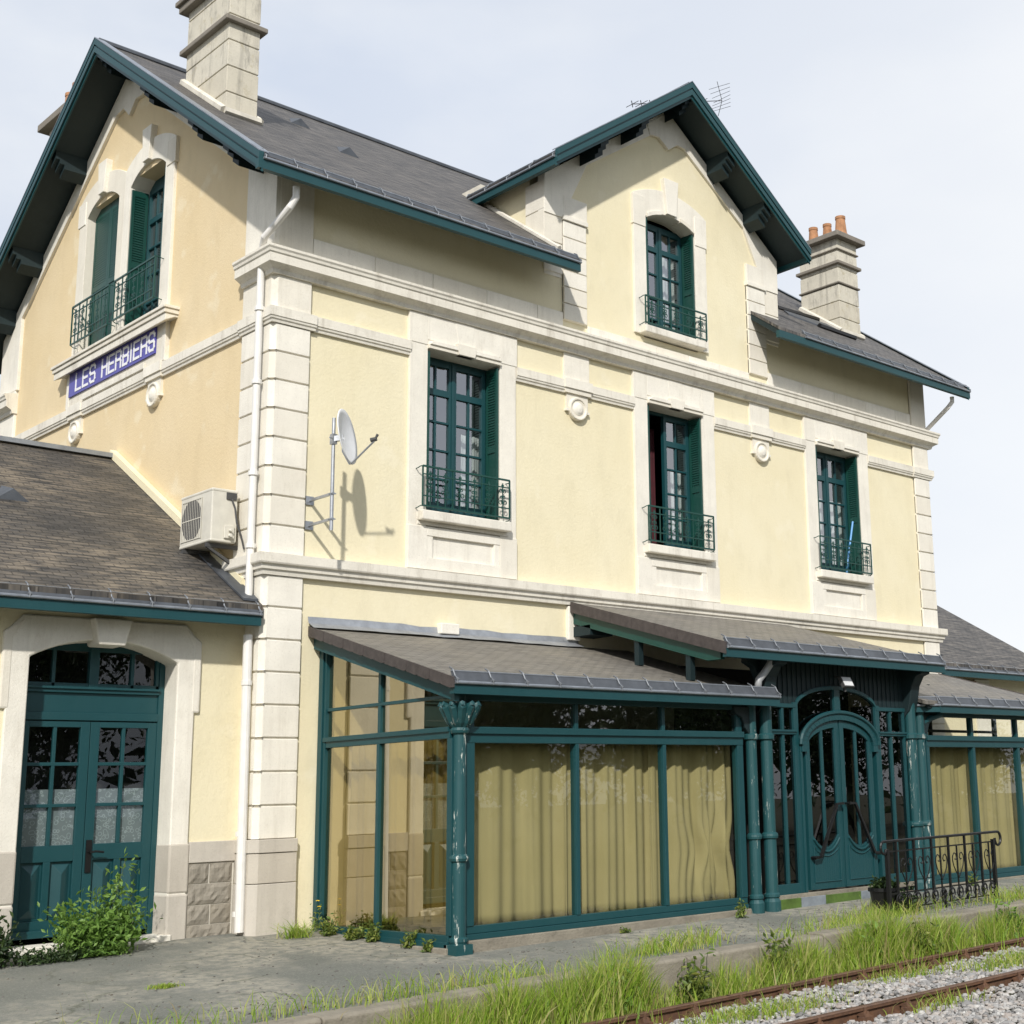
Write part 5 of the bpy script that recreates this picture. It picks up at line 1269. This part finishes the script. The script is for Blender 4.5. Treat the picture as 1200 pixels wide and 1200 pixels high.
o = MB().add(vs, fs).build('ground', M['dirt'], None, recalc=False); o['kind'] = 'structure'
b = MB(); YE = -4.02
b.add([(-25, YE, gz(-25, YE)), (30, YE, gz(30, YE)), (30, 1.3, gz(30, 1.3)), (-25, 1.3, gz(-25, 1.3)), (-25, YE, -1.3), (30, YE, -1.3), (30, 1.3, -1.3), (-25, 1.3, -1.3)], [(0, 1, 2, 3), (7, 6, 5, 4), (0, 4, 5, 1), (1, 5, 6, 2), (2, 6, 7, 3), (3, 7, 4, 0)])
o = b.build('platform', M['asphalt'], None); o['kind'] = 'structure'
b = MB(); r_ = random.Random(11); x = -14.
while x < 28:
    x2 = x+r_.uniform(.9, 1.15); j = r_.uniform(-.012, .012)
    b.prism([(x+.008, YE-.26, gz(x, YE)-.9), (x+.008, YE-.26, gz(x, YE)+.0+j), (x+.008, YE-.235, gz(x, YE)+.022+j), (x+.008, YE-.002, gz(x, YE)+.024+j), (x+.008, YE-.002, gz(x, YE)-.9)], (x2-x-.016, 0, .012*(x2-x))); x = x2
o = b.build('platform_edge', M['concrete'], None, .012); o['kind'] = 'structure'
def bz(x): return -.655+.012*x       # top of the ballast
o = sheet('track_bed', -30, 40, -9.5, YE-.2, -.685, .012, 0, M['dirt'], 8, 2)
# rails
RAILS = [(-4.66, 'rusty rail nearest the platform edge, half hidden in tall grass'), (-6.09, 'rusty rail farther from the platform, bedded in grey ballast')]
for k, (yr, lab) in enumerate(RAILS):
    r0 = empty('rail', (4, yr, bz(4)), lab, 'rail', 'rails of the track')
    def rl(b, prof_, xa, xb):
        n = len(prof_); vs = [(x, yr+u, z-.55+.012*x) for x in (xa, xb) for u, z in prof_]
        b.add(vs, [tuple(range(n-1, -1, -1)), tuple(range(n, 2*n))]+[(i, (i+1) % n, n+(i+1) % n, n+i) for i in range(n)])
    b = MB(); rl(b, [(-.065, -.145), (.065, -.145), (.065, -.132), (.012, -.110), (.010, -.045), (.034, -.034), (.034, -.014), (-.034, -.014), (-.034, -.034), (-.010, -.045), (-.012, -.110), (-.065, -.132)], -25, 38); b.build('rail_web', M['rust'], r0)
    b = MB(); rl(b, [(-.036, -.0145), (.036, -.0145), (.036, -.006), (.028, 0), (-.028, 0), (-.036, -.006)], -25, 38); b.build('rail_top', M['railhead'], r0, .002)
    ch = None
    for i in range(30):
        x = -3.2+i*.62
        if ch is None:
            b = MB()
            for s_ in (-1, 1):
                b.box(x-.07, x+.07, yr+s_*.066-(.06 if s_ < 0 else 0), yr+s_*.066+(.06 if s_ > 0 else 0), -.705+.012*x, -.62+.012*x)
                b.prism([(x-.035, yr+s_*.05, -.62+.012*x), (x-.035, yr+s_*.12, -.62+.012*x), (x-.035, yr+s_*.10, -.575+.012*x), (x-.035, yr+s_*.03, -.60+.012*x)], (.07, 0, 0))
                b.tube([(x, yr+s_*.095, -.60+.012*x), (x, yr+s_*.095, -.545+.012*x)], .016, 6)
            ch = b.build('rail_chair', M['rust'], r0); x00 = x
        else:
            c_ = ch.copy(); col.objects.link(c_); c_.parent = r0; c_.location = ch.location+Vector((x-x00, 0, .012*(x-x00)))
# mass geometry helper
def mass(name, V, Fc, mat, kind=None, root=None, smooth=False):
    me = bpy.data.meshes.new(name); me.from_pydata(V.tolist(), [], Fc.tolist()); me.update()
    o = bpy.data.objects.new(name, me); col.objects.link(o); me.materials.append(mat)
    if root is not None:
        off = np.array(root); co = V-off; me.vertices.foreach_set('co', co.astype(np.float32).ravel()); o.location = root; me.update()
    if kind: o['kind'] = kind
    return o
# ballast
phi = (1+5**.5)/2
IV = np.array([(-1,phi,0),(1,phi,0),(-1,-phi,0),(1,-phi,0),(0,-1,phi),(0,1,phi),(0,-1,-phi),(0,1,-phi),(phi,0,-1),(phi,0,1),(-phi,0,-1),(-phi,0,1)])/math.sqrt(1+phi*phi)
IF = np.array([(0,11,5),(0,5,1),(0,1,7),(0,7,10),(0,10,11),(1,5,9),(5,11,4),(11,10,2),(10,7,6),(7,1,8),(3,9,4),(3,4,2),(3,2,6),(3,6,8),(3,8,9),(4,9,5),(2,4,11),(6,2,10),(8,6,7),(9,8,1)])
N = 42000
px = rng.uniform(-2.5, 14, N); py = rng.uniform(-9.2, -4.75, N)
keep = ((np.abs(py-RAILS[0][0]) > .09) & (np.abs(py-RAILS[1][0]) > .09)) & (py < -4.72); px, py = px[keep], py[keep]; N = len(px)
sz = rng.uniform(.013, .033, N)*np.where(rng.random(N) < .03, 1.5, 1); sc3 = sz[:, None]*rng.uniform(.65, 1.25, (N, 3))*np.array([1.1, 1.1, .8])
V = IV[None]*rng.uniform(.72, 1.2, (N, 12, 1))*sc3[:, None]
an = rng.uniform(0, 6.28, N); ca, sa = np.cos(an)[:, None], np.sin(an)[:, None]
V = np.stack([V[..., 0]*ca-V[..., 1]*sa, V[..., 0]*sa+V[..., 1]*ca, V[..., 2]], -1)
pz_ = -.665+.012*px+rng.uniform(-.005, .03, N)+.02*np.sin(px*1.7+py*2.1)
V += np.stack([px, py, pz_], -1)[:, None]
Fc = (IF[None]+(np.arange(N)*12)[:, None, None]).reshape(-1, 3)
tag(mass('ballast', V.reshape(-1, 3), Fc, M['ballast']), 'grey crushed stone ballast between and beside the rails', 'ballast', kind='stuff')
Ng = 2600; gx = rng.uniform(-4.5, 11, Ng); gy = np.where(rng.random(Ng) < .6, -3.98+np.abs(rng.normal(0, .5, Ng)), rng.uniform(-3.9, .1, Ng)); kk = ~((gx > .7) & (gx < 12.8) & (gy > -2.55)); gx, gy = gx[kk], gy[kk]; Ng = len(gx)
V = IV[None]*rng.uniform(.7, 1.2, (Ng, 12, 1))*(rng.uniform(.004, .013, Ng)*np.where(rng.random(Ng) < .04, 1.8, 1))[:, None, None]*np.array([1.2, 1, .7])
V = V+np.stack([gx, gy, -.018+.012*gx+.055*gy], -1)[:, None]
tag(mass('grit', V.reshape(-1, 3), (IF[None]+(np.arange(Ng)*12)[:, None, None]).reshape(-1, 3), M['grit']), 'loose grit and crumbs scattered over the platform', 'grit', kind='stuff')
# blades of grass: bent strips of three segments
def blades(px, py, pz, h, wd, lean, seed):
    r = np.random.default_rng(seed); N = len(px); a = r.uniform(0, 6.28, N); la = r.uniform(0, 6.28, N); lean = lean*r.uniform(.2, 1.3, N)
    V = np.zeros((N, 7, 3)); t = np.array([0, .4, .75, 1.]); ww = np.array([1, .85, .5, 0])
    for k in range(4):
        cx = px+np.cos(la)*lean*h*t[k]**2; cy = py+np.sin(la)*lean*h*t[k]**2; cz = pz+h*(t[k]-.35*lean*t[k]**3)
        if k < 3:
            for s_, j in ((-1, 0), (1, 1)):
                V[:, 2*k+j] = np.stack([cx+s_*np.cos(a)*wd*ww[k], cy+s_*np.sin(a)*wd*ww[k], cz], -1)
        else: V[:, 6] = np.stack([cx, cy, cz], -1)
    base = (np.arange(N)*7)[:, None]
    Q = np.concatenate([base+np.array([[0, 1, 3, 2]]), base+np.array([[2, 3, 5, 4]]), base+np.array([[4, 5, 6, 6]])], 0)
    return V.reshape(-1, 3), Q
def grass_obj(name, px, py, pz, h, wd, lean, seed, label):
    V, Q = blades(px, py, pz, h, wd, lean, seed); me = bpy.data.meshes.new(name)
    fl = [tuple(q) if q[2] != q[3] else tuple(q[:3]) for q in Q.tolist()]
    me.from_pydata(V.tolist(), [], fl); me.update(); o = bpy.data.objects.new(name, me); col.objects.link(o); me.materials.append(M['grass'])
    return o
def gnoise(x, y):
    return .5+.25*np.sin(1.3*x+.7)+.2*np.sin(2.9*x+1.9*y)+.18*np.sin(5.1*x-3*y+1.1)+.12*np.sin(9.7*x+2.3)
N = 120000
px = rng.uniform(-3.5, 13.5, N); py = -4.30-np.abs(rng.normal(0, .15, N))
dn = np.clip(.05+1.0*gnoise(px, py)+.35*np.sin(2.3*px+.4)*np.sin(.9*px), .10, 1.3)*np.interp(px, [-3.5, -1.6, -.4, 2.2, 3.0, 7.5, 13], [.12, .35, 1.15, 1.0, .95, 1.3, 1.5]); k = (rng.random(N) < dn*.72) & (py > -4.95); px, py, dn = px[k], py[k], dn[k]
edge = np.interp(py, [-5.0, -4.75, -4.55, -4.3], [.30, .55, 1, 1])
h = (.14+.62*rng.random(len(px))**1.6)*(.45+.55*np.clip(dn, 0, 1.1))*edge
o = grass_obj('grass', px, py, -.70+.012*px, h, rng.choice([.003, .004, .006, .009, .015], len(px), p=[.40, .33, .18, .06, .03]), .42, 1, ''); tag(o, 'tall bright green grass growing between the platform edge and the nearest rail', 'grass', kind='stuff')
# seed-headed sprigs and turf on and along the edge of the platform
P1 = []
r = np.random.default_rng(5)
for cx0, cy0, sx, sy, nn in ((-2.5, -3.95, .7, .12, 130), (-1.2, -3.9, .6, .12, 260), (0, -3.95, .5, .10, 300), (2.4, -3.75, .35, .10, 420), (3.0, -3.6, .18, .08, 150), (5.9, -3.75, .7, .10, 700), (6.6, -3.35, .25, .10, 220), (8.6, -3.85, .5, .10, 500), (4.6, -4.0, .5, .06, 200), (-3.2, -3.6, .3, .25, 50)):
    P1.append(np.stack([r.normal(cx0, sx, nn), r.normal(cy0, sy, nn)], -1))
P1 = np.concatenate(P1); h = r.uniform(.05, .26, len(P1))
o = grass_obj('edge_grass', P1[:, 0], P1[:, 1], -.02+.012*P1[:, 0]+.055*P1[:, 1], h, r.uniform(.0025, .0055, len(P1)), .8, 2, ''); tag(o, 'thin grass sprouting along the cracked platform edge', 'grass', kind='stuff')
P2 = []
for cx0, cy0, sx, sy, nn in ((1.9, -5.15, .35, .12, 500), (2.6, -5.3, .3, .10, 300), (6.3, -5.3, .5, .15, 900), (7.3, -5.5, .4, .2, 500), (8.2, -5.35, .4, .12, 700), (4.6, -5.0, .5, .08, 300), (3.4, -6.3, .3, .08, 150), (6.8, -6.2, .5, .1, 250), (9.3, -6.6, .8, .5, 350), (10.5, -5.2, 1, .3, 900)):
    P2.append(np.stack([r.normal(cx0, sx, nn), r.normal(cy0, sy, nn)], -1))
P2 = np.concatenate(P2); h = r.uniform(.05, .20, len(P2))
o = grass_obj('track_grass', P2[:, 0], P2[:, 1], -.67+.012*P2[:, 0], h, r.uniform(.003, .006, len(P2)), .9, 3, ''); tag(o, 'short grass tufts growing through the ballast between the rails', 'grass', kind='stuff')

# ================================================================== PLANTS
def leaf_cloud(C, n, spread, size, seed, flat=.6, up=.25):
    r = np.random.default_rng(seed); C = np.array(C); idx = r.integers(0, len(C), n)
    p = C[idx]+r.normal(0, 1, (n, 3))*np.array(spread)
    d = r.normal(0, 1, (n, 3)); d[:, 2] = np.abs(d[:, 2])*flat+up; d /= np.linalg.norm(d, axis=1)[:, None]
    t1 = np.cross(d, r.normal(0, 1, (n, 3))); t1 /= np.linalg.norm(t1, axis=1)[:, None]; t2 = np.cross(d, t1)
    s_ = (size*r.uniform(.55, 1.3, n))[:, None]
    V = np.stack([p-t1*s_, p-t2*s_*.42, p+t1*s_-d*s_*.25, p+t2*s_*.42], 1)
    return V.reshape(-1, 3), (np.arange(n)[:, None]*4+np.arange(4)[None])
def bush(name, centre, shoots, n, size, mat, label, cat, seed, spread=.035, group=None, stem='leafd', flowers=0):
    r_ = random.Random(seed); root = empty(name, centre, label, cat, group); C = []; b = MB()
    for (dx, dy, hh, bend) in shoots:
        k = max(4, int(hh/.05)); pts = []
        for i in range(k+1):
            t = i/k; p = (centre[0]+dx*(.35+.65*t)+bend*t*t+r_.uniform(-.01, .01), centre[1]+dy*(.35+.65*t)+r_.uniform(-.01, .01), centre[2]+hh*t); pts.append(p)
            if t > .12: C += [p]*max(1, int(4*(1-t)+1))
        b.tube(pts, [.008*(1-.7*i/k) for i in range(k+1)], 5)
    b.build('stems', M['leafd'], root)
    V, Q = leaf_cloud(C, n, (spread*1.4, spread*1.4, spread), size, seed)
    V[:, 2] = np.maximum(V[:, 2], centre[2]+.005)
    mb = MB(); mb.v = [tuple(v) for v in V]; mb.f = [tuple(q) for q in Q]; mb.build('foliage', M[mat], root, recalc=False)
    if flowers:
        b = MB()
        for i in range(flowers):
            sx = shoots[i % len(shoots)]; q = Vector((centre[0]+sx[0]+sx[3], centre[1]+sx[1], centre[2]+sx[2]+.015)); n = 8
            b.add([tuple(q+Vector((.022*math.cos(6.283*k/n), .022*math.sin(6.283*k/n), .006*(k % 2)))) for k in range(n)]+[tuple(q+Vector((0, 0, .012)))], [(k, (k+1) % n, n) for k in range(n)])
        b.build('flowers', M['flower'], root)
    return root
rr = random.Random(2)
sh = [(rr.uniform(-.30, .34), rr.uniform(-.16, .16), rr.uniform(.18, .42), rr.uniform(-.1, .1)) for _ in range(34)]
sh += [(.20, .05, .86, .06), (.12, .08, .62, .10), (-.05, .0, .60, .04), (.26, .0, .50, .12), (-.38, 0, .45, -.02), (-.25, .04, .50, 0)]
bush('weed_bush', (-1.66, -.10, gz(-1.66, -.1)), sh, 5200, .036, 'leaf', 'leafy green weed bush growing at the foot of the teal double door', 'bush', 3, .056)
sh = [(rr.uniform(-.30, .17), rr.uniform(-.15, .15), rr.uniform(.15, .46), rr.uniform(-.1, .1)) for _ in range(30)]
bush('weed_bush', (-2.66, -.15, gz(-2.6, -.1)), sh, 2900, .036, 'leafd', 'dark spiky shrub at the left edge by the stone door jamb', 'bush', 4, .045)
sh = [(rr.uniform(-.4, .4), rr.uniform(-.1, .1), rr.uniform(.06, .13), 0) for _ in range(22)]
bush('weed_bush', (-2.15, -.22, gz(-2.1, -.28)), sh, 1000, .026, 'leafd', 'low dark ground weeds between the two bushes by the wing door', 'bush', 5, .04)
def tuft(x, y, hh, n, label, seed, mat='grass', leafy=False, wid=.09):
    r = np.random.default_rng(seed); z = gz(x, y)
    if leafy:
        q = random.Random(seed); sh = [(q.uniform(-wid, wid), q.uniform(-wid*.6, wid*.6), q.uniform(.4, 1)*hh, q.uniform(-.03, .03)) for _ in range(9)]
        return bush('weed_tuft', (x, y, z), sh, n, .026, 'leafy', label, 'weed', seed, .02, 'weeds along the wall foot')
    a = r.normal(0, wid*.35, n); c_ = r.normal(0, wid*.25, n)
    V, Q = blades(x+a, y+c_, np.full(n, z), r.uniform(.5, 1, n)*hh, r.uniform(.003, .006, n), 1.5, seed)
    me = bpy.data.meshes.new('weed_tuft'); me.from_pydata((V-np.array([x, y, z])).tolist(), [], [tuple(q_) if q_[2] != q_[3] else tuple(q_[:3]) for q_ in Q.tolist()]); me.update()
    o = bpy.data.objects.new('weed_tuft', me); col.objects.link(o); o.location = (x, y, z); me.materials.append(M['grass']); return tag(o, label, 'weed', 'weeds along the wall foot')
tuft(.30, -.42, .26, 150, 'spidery grass tuft at the foot of the granite corner quoin', 11, wid=.25)
tuft(.62, -.55, .22, 320, 'leafy weed at the wall end of the veranda side pane', 12, leafy=True)
tuft(.66, -.95, .16, 420, 'broad leafy weed clump below the veranda side glass', 13, leafy=True, wid=.14)
tuft(.70, -1.22, .20, 260, 'upright leafy weed below the middle bar of the veranda side', 14, leafy=True, wid=.05)
tuft(.72, -1.82, .18, 300, 'round yellowish weed between the side pane and the corner column', 15, leafy=True, wid=.07)
tuft(.74, -2.14, .12, 150, 'small weed closest to the foot of the corner column', 16, leafy=True, wid=.05)
tuft(4.75, -2.62, .22, 120, 'single tall weed stalk before the knotted curtain', 17, leafy=True, wid=.03)
tuft(-1.95, -2.15, .05, 260, 'tiny mossy tuft alone in the worn platform asphalt', 18, wid=.16)
tuft(3.0, -2.56, .05, 60, 'tiny weed along the kerb below the middle curtain', 19, leafy=True, wid=.05)
tuft(9.6, -2.62, .16, 140, 'reddish weed by the far veranda seen right of the railing', 20, leafy=True, wid=.05)
bush('dandelion', (.66, -.18, gz(.66, -.18)), [(0, 0, .30, .02), (.03, -.02, .24, 0), (.02, .1, .2, 0)], 40, .02, 'leafy', 'yellow dandelion by the left stile of the veranda side', 'flower', 31, .02, None, flowers=2)
bush('white_flower_weed', (8.80, -4.42, -.66+.012*8.8), [(rr.uniform(-.15, .25), rr.uniform(-.1, .1), rr.uniform(.12, .42), 0) for _ in range(14)], 900, .035, 'leaf', 'broad leaved weed in the grass at the right edge below the white scrap', 'weed', 33, .05)
b = MB(); r_ = random.Random(8)
for k in range(4):
    c0 = Vector((8.92+.045*k-.05, -4.48+.02*k, -.12+.035*(k % 3)))
    vs = [tuple(c0+Vector(tuple(IV[i]*(.05+.03*r_.random())))) for i in range(12)]; b.add(vs, [tuple(f) for f in IF.tolist()])
o = b.build('plastic_scrap', M['litter'], None, root=(8.92, -4.48, -.2)); tag(o, 'crumpled white plastic scrap caught in the grass at the right edge', 'litter')

for k, (x, y) in enumerate(((1.0, -4.48), (3.35, -4.42), (4.7, -4.40), (5.6, -4.50), (7.6, -4.42), (2.1, -4.45))):
    q = random.Random(50+k); z = -.70+.012*x
    bush('track_weed', (x, y, z), [(q.uniform(-.17, .17), q.uniform(-.08, .08), q.uniform(.2, .56), q.uniform(-.05, .05)) for _ in range(11)], 560, .042, 'leafy' if k % 2 else 'leaf', 'broad leaved weed poking out of the tall trackside grass', 'weed', 60+k, .04, 'broad leaved weeds in the trackside grass')
# ================================================================== RAILING AND POT
RY = -3.72; xa, xb = 6.14, 8.44
RA = empty('railing', (7.29, RY, gz(7.29, RY)), 'black wrought iron railing with heart scrolls standing on the platform edge', 'railing')
g = lambda x: gz(x, RY); zt, z2, z3, z4 = .85, .73, .245, .02
b = MB()
for x in (xa, xb): b.box(x-.022, x+.022, RY-.022, RY+.022, g(x)-.02, g(x)+.76)
b.box(7.29-.012, 7.29+.012, RY-.012, RY+.012, g(7.29)-.02, g(7.29)+.2); b.build('post', M['iron'], RA)
b = MB(); P0 = (xa-.05, RY, g(xa)+zt); P1_ = (xb+.12, RY, g(xb)+zt)
sc1 = [(P0[0]-.06*math.sin(a)-.01, RY, P0[2]-.07+.07*math.cos(a)) for a in np.linspace(0, 4.4, 12)]
sc2 = [(P1_[0]+.07*math.sin(a), RY, P1_[2]-.085+.085*math.cos(a)) for a in np.linspace(0, 4.8, 14)]
b.tube(sc1[::-1]+[P0, P1_]+sc2, .017, 6); b.build('handrail', M['iron'], RA)
b = MB()
for z in (z2, z3, z4+.05):
    b.tube([(xa, RY, g(xa)+z), (xb, RY, g(xb)+z)], .012, 4)
b.build('cross_bars', M['iron'], RA)
b = MB(); n = 12
for i in range(1, n+1):
    x = xa+(xb-xa)*i/(n+.6); tall = i % 2 == 1; r_w = .013 if tall else .008
    b.box(x-r_w, x+r_w, RY-r_w, RY+r_w, g(x)+z4+.05, g(x)+(zt if tall else z2))
b.build('bars', M['iron'], RA)
b = MB()
for i in range(2, n+1, 2):
    x = xa+(xb-xa)*i/(n+.6); zc = g(x)+.50
    for s_ in (-1, 1):
        pts = [(x, RY-.012, zc-.17)]
        for k in range(15):
            a = -0.6+k/14*5.6; q = .072*(1-.055*k) if k > 4 else .072
            pts.append((x+s_*(.072-q*math.cos(a+.5)*-1*0+0*q)-s_*q*math.cos(a+1.6)*.95+s_*.0, RY-.012, zc+.055+q*math.sin(a+1.6)*-1*-1*.9))
        pts = [(x, RY-.012, zc-.16), (x+s_*.05, RY-.012, zc-.10), (x+s_*.10, RY-.012, zc-.02), (x+s_*.122, RY-.012, zc+.05), (x+s_*.115, RY-.012, zc+.105), (x+s_*.08, RY-.012, zc+.14), (x+s_*.045, RY-.012, zc+.125), (x+s_*.03, RY-.012, zc+.085), (x+s_*.05, RY-.012, zc+.055), (x+s_*.075, RY-.012, zc+.065)]
        b.tube(pts, .0075, 5)
b.build('heart_scrolls', M['iron'], RA)
b = MB()
for i in range(n):
    x = xa+(xb-xa)*(i+.78)/(n+.6)+.05; zc = g(x)+.165
    b.tube([(x+.068*math.cos(a), RY-.012, zc+.068*math.sin(a)) for a in np.linspace(0, 6.283, 15)[:-1]], .007, 5, True)
    b.tube([(x+.035*math.cos(a)+.02, RY-.012, zc+.03*math.sin(a)+.02) for a in np.linspace(0, 6.283, 11)[:-1]], .010, 5, True)
b.build('ring_scrolls', M['iron'], RA)
PO = empty('flower_pot', (6.40, -3.45, gz(6.4, -3.45)), 'black plastic flower pot with a dry plant beside the railing post', 'flower pot')
b = MB(); b.lathe([(.13, 0), (.17, .24), (.19, .245), (.19, .285), (.17, .285), (.165, .25)], 6.40, -3.45, 20, gz(6.4, -3.45)); b.build('pot', M['iron'], PO, smooth=False)
C = [(6.40+rr.uniform(-.10, .10), -3.45+rr.uniform(-.12, .12), gz(6.4, -3.45)+rr.uniform(.27, .36)) for _ in range(30)]
V, Q = leaf_cloud(C, 420, (.035, .035, .03), .036, 77); mb = MB(); mb.v = [tuple(v) for v in V]; mb.f = [tuple(q) for q in Q]; mb.build('plant', M['leafd'], PO, recalc=False)
bush('weed_bush', (6.62, -3.62, gz(6.6, -3.6)), [(rr.uniform(-.16, .16), rr.uniform(-.08, .08), rr.uniform(.1, .36), 0) for _ in range(12)], 700, .03, 'leafd', 'scrawny dark weed growing through the left end of the railing', 'bush', 41, .04)

# ================================================================== TREES ACROSS THE TRACK (mirrored in the panes)
C = []; r = np.random.default_rng(21); b = MB()
for k in range(20):
    x = -22+k*4.0+r.uniform(-1, 1); y = -27-r.uniform(0, 6); H = r.uniform(7.5, 11.)
    b.tube([(x, y, -.8), (x+.1, y, H*.35), (x+r.uniform(-.3, .3), y, H*.8)], [.22, .16, .05], 6)
    for c_ in range(24):
        a = r.uniform(0, 6.28); rad = r.uniform(.3, 2.4); hh = r.uniform(.22, 1)*H
        q = (x+rad*math.cos(a)*(1.1-.5*hh/H), y+rad*math.sin(a)*(1.1-.5*hh/H), hh); C.append(q)
        b.tube([(x, y, hh*.6), q], [.05, .015], 4)
V, Q = leaf_cloud(C, 170000, (.8, .8, .7), .13, 22, 1., 0.)
k0 = len(b.v); b.v += [tuple(v) for v in V]; b.f += [tuple(int(i)+k0 for i in q) for q in Q]
V, Q = leaf_cloud([(x_, y_-1.2, z_*.8) for x_, y_, z_ in C], 6500, (1., .6, 1.), .42, 23, 1., 0.)  # backing mass of large leaves, added to block sky in the reflections
k0 = len(b.v); b.v += [tuple(v) for v in V]; b.f += [tuple(int(i)+k0 for i in q) for q in Q]
o = b.build('tree_line', M['leafd'], None, recalc=False); tag(o, 'line of broad leaved trees across the track, seen mirrored in the panes', 'trees', kind='stuff')
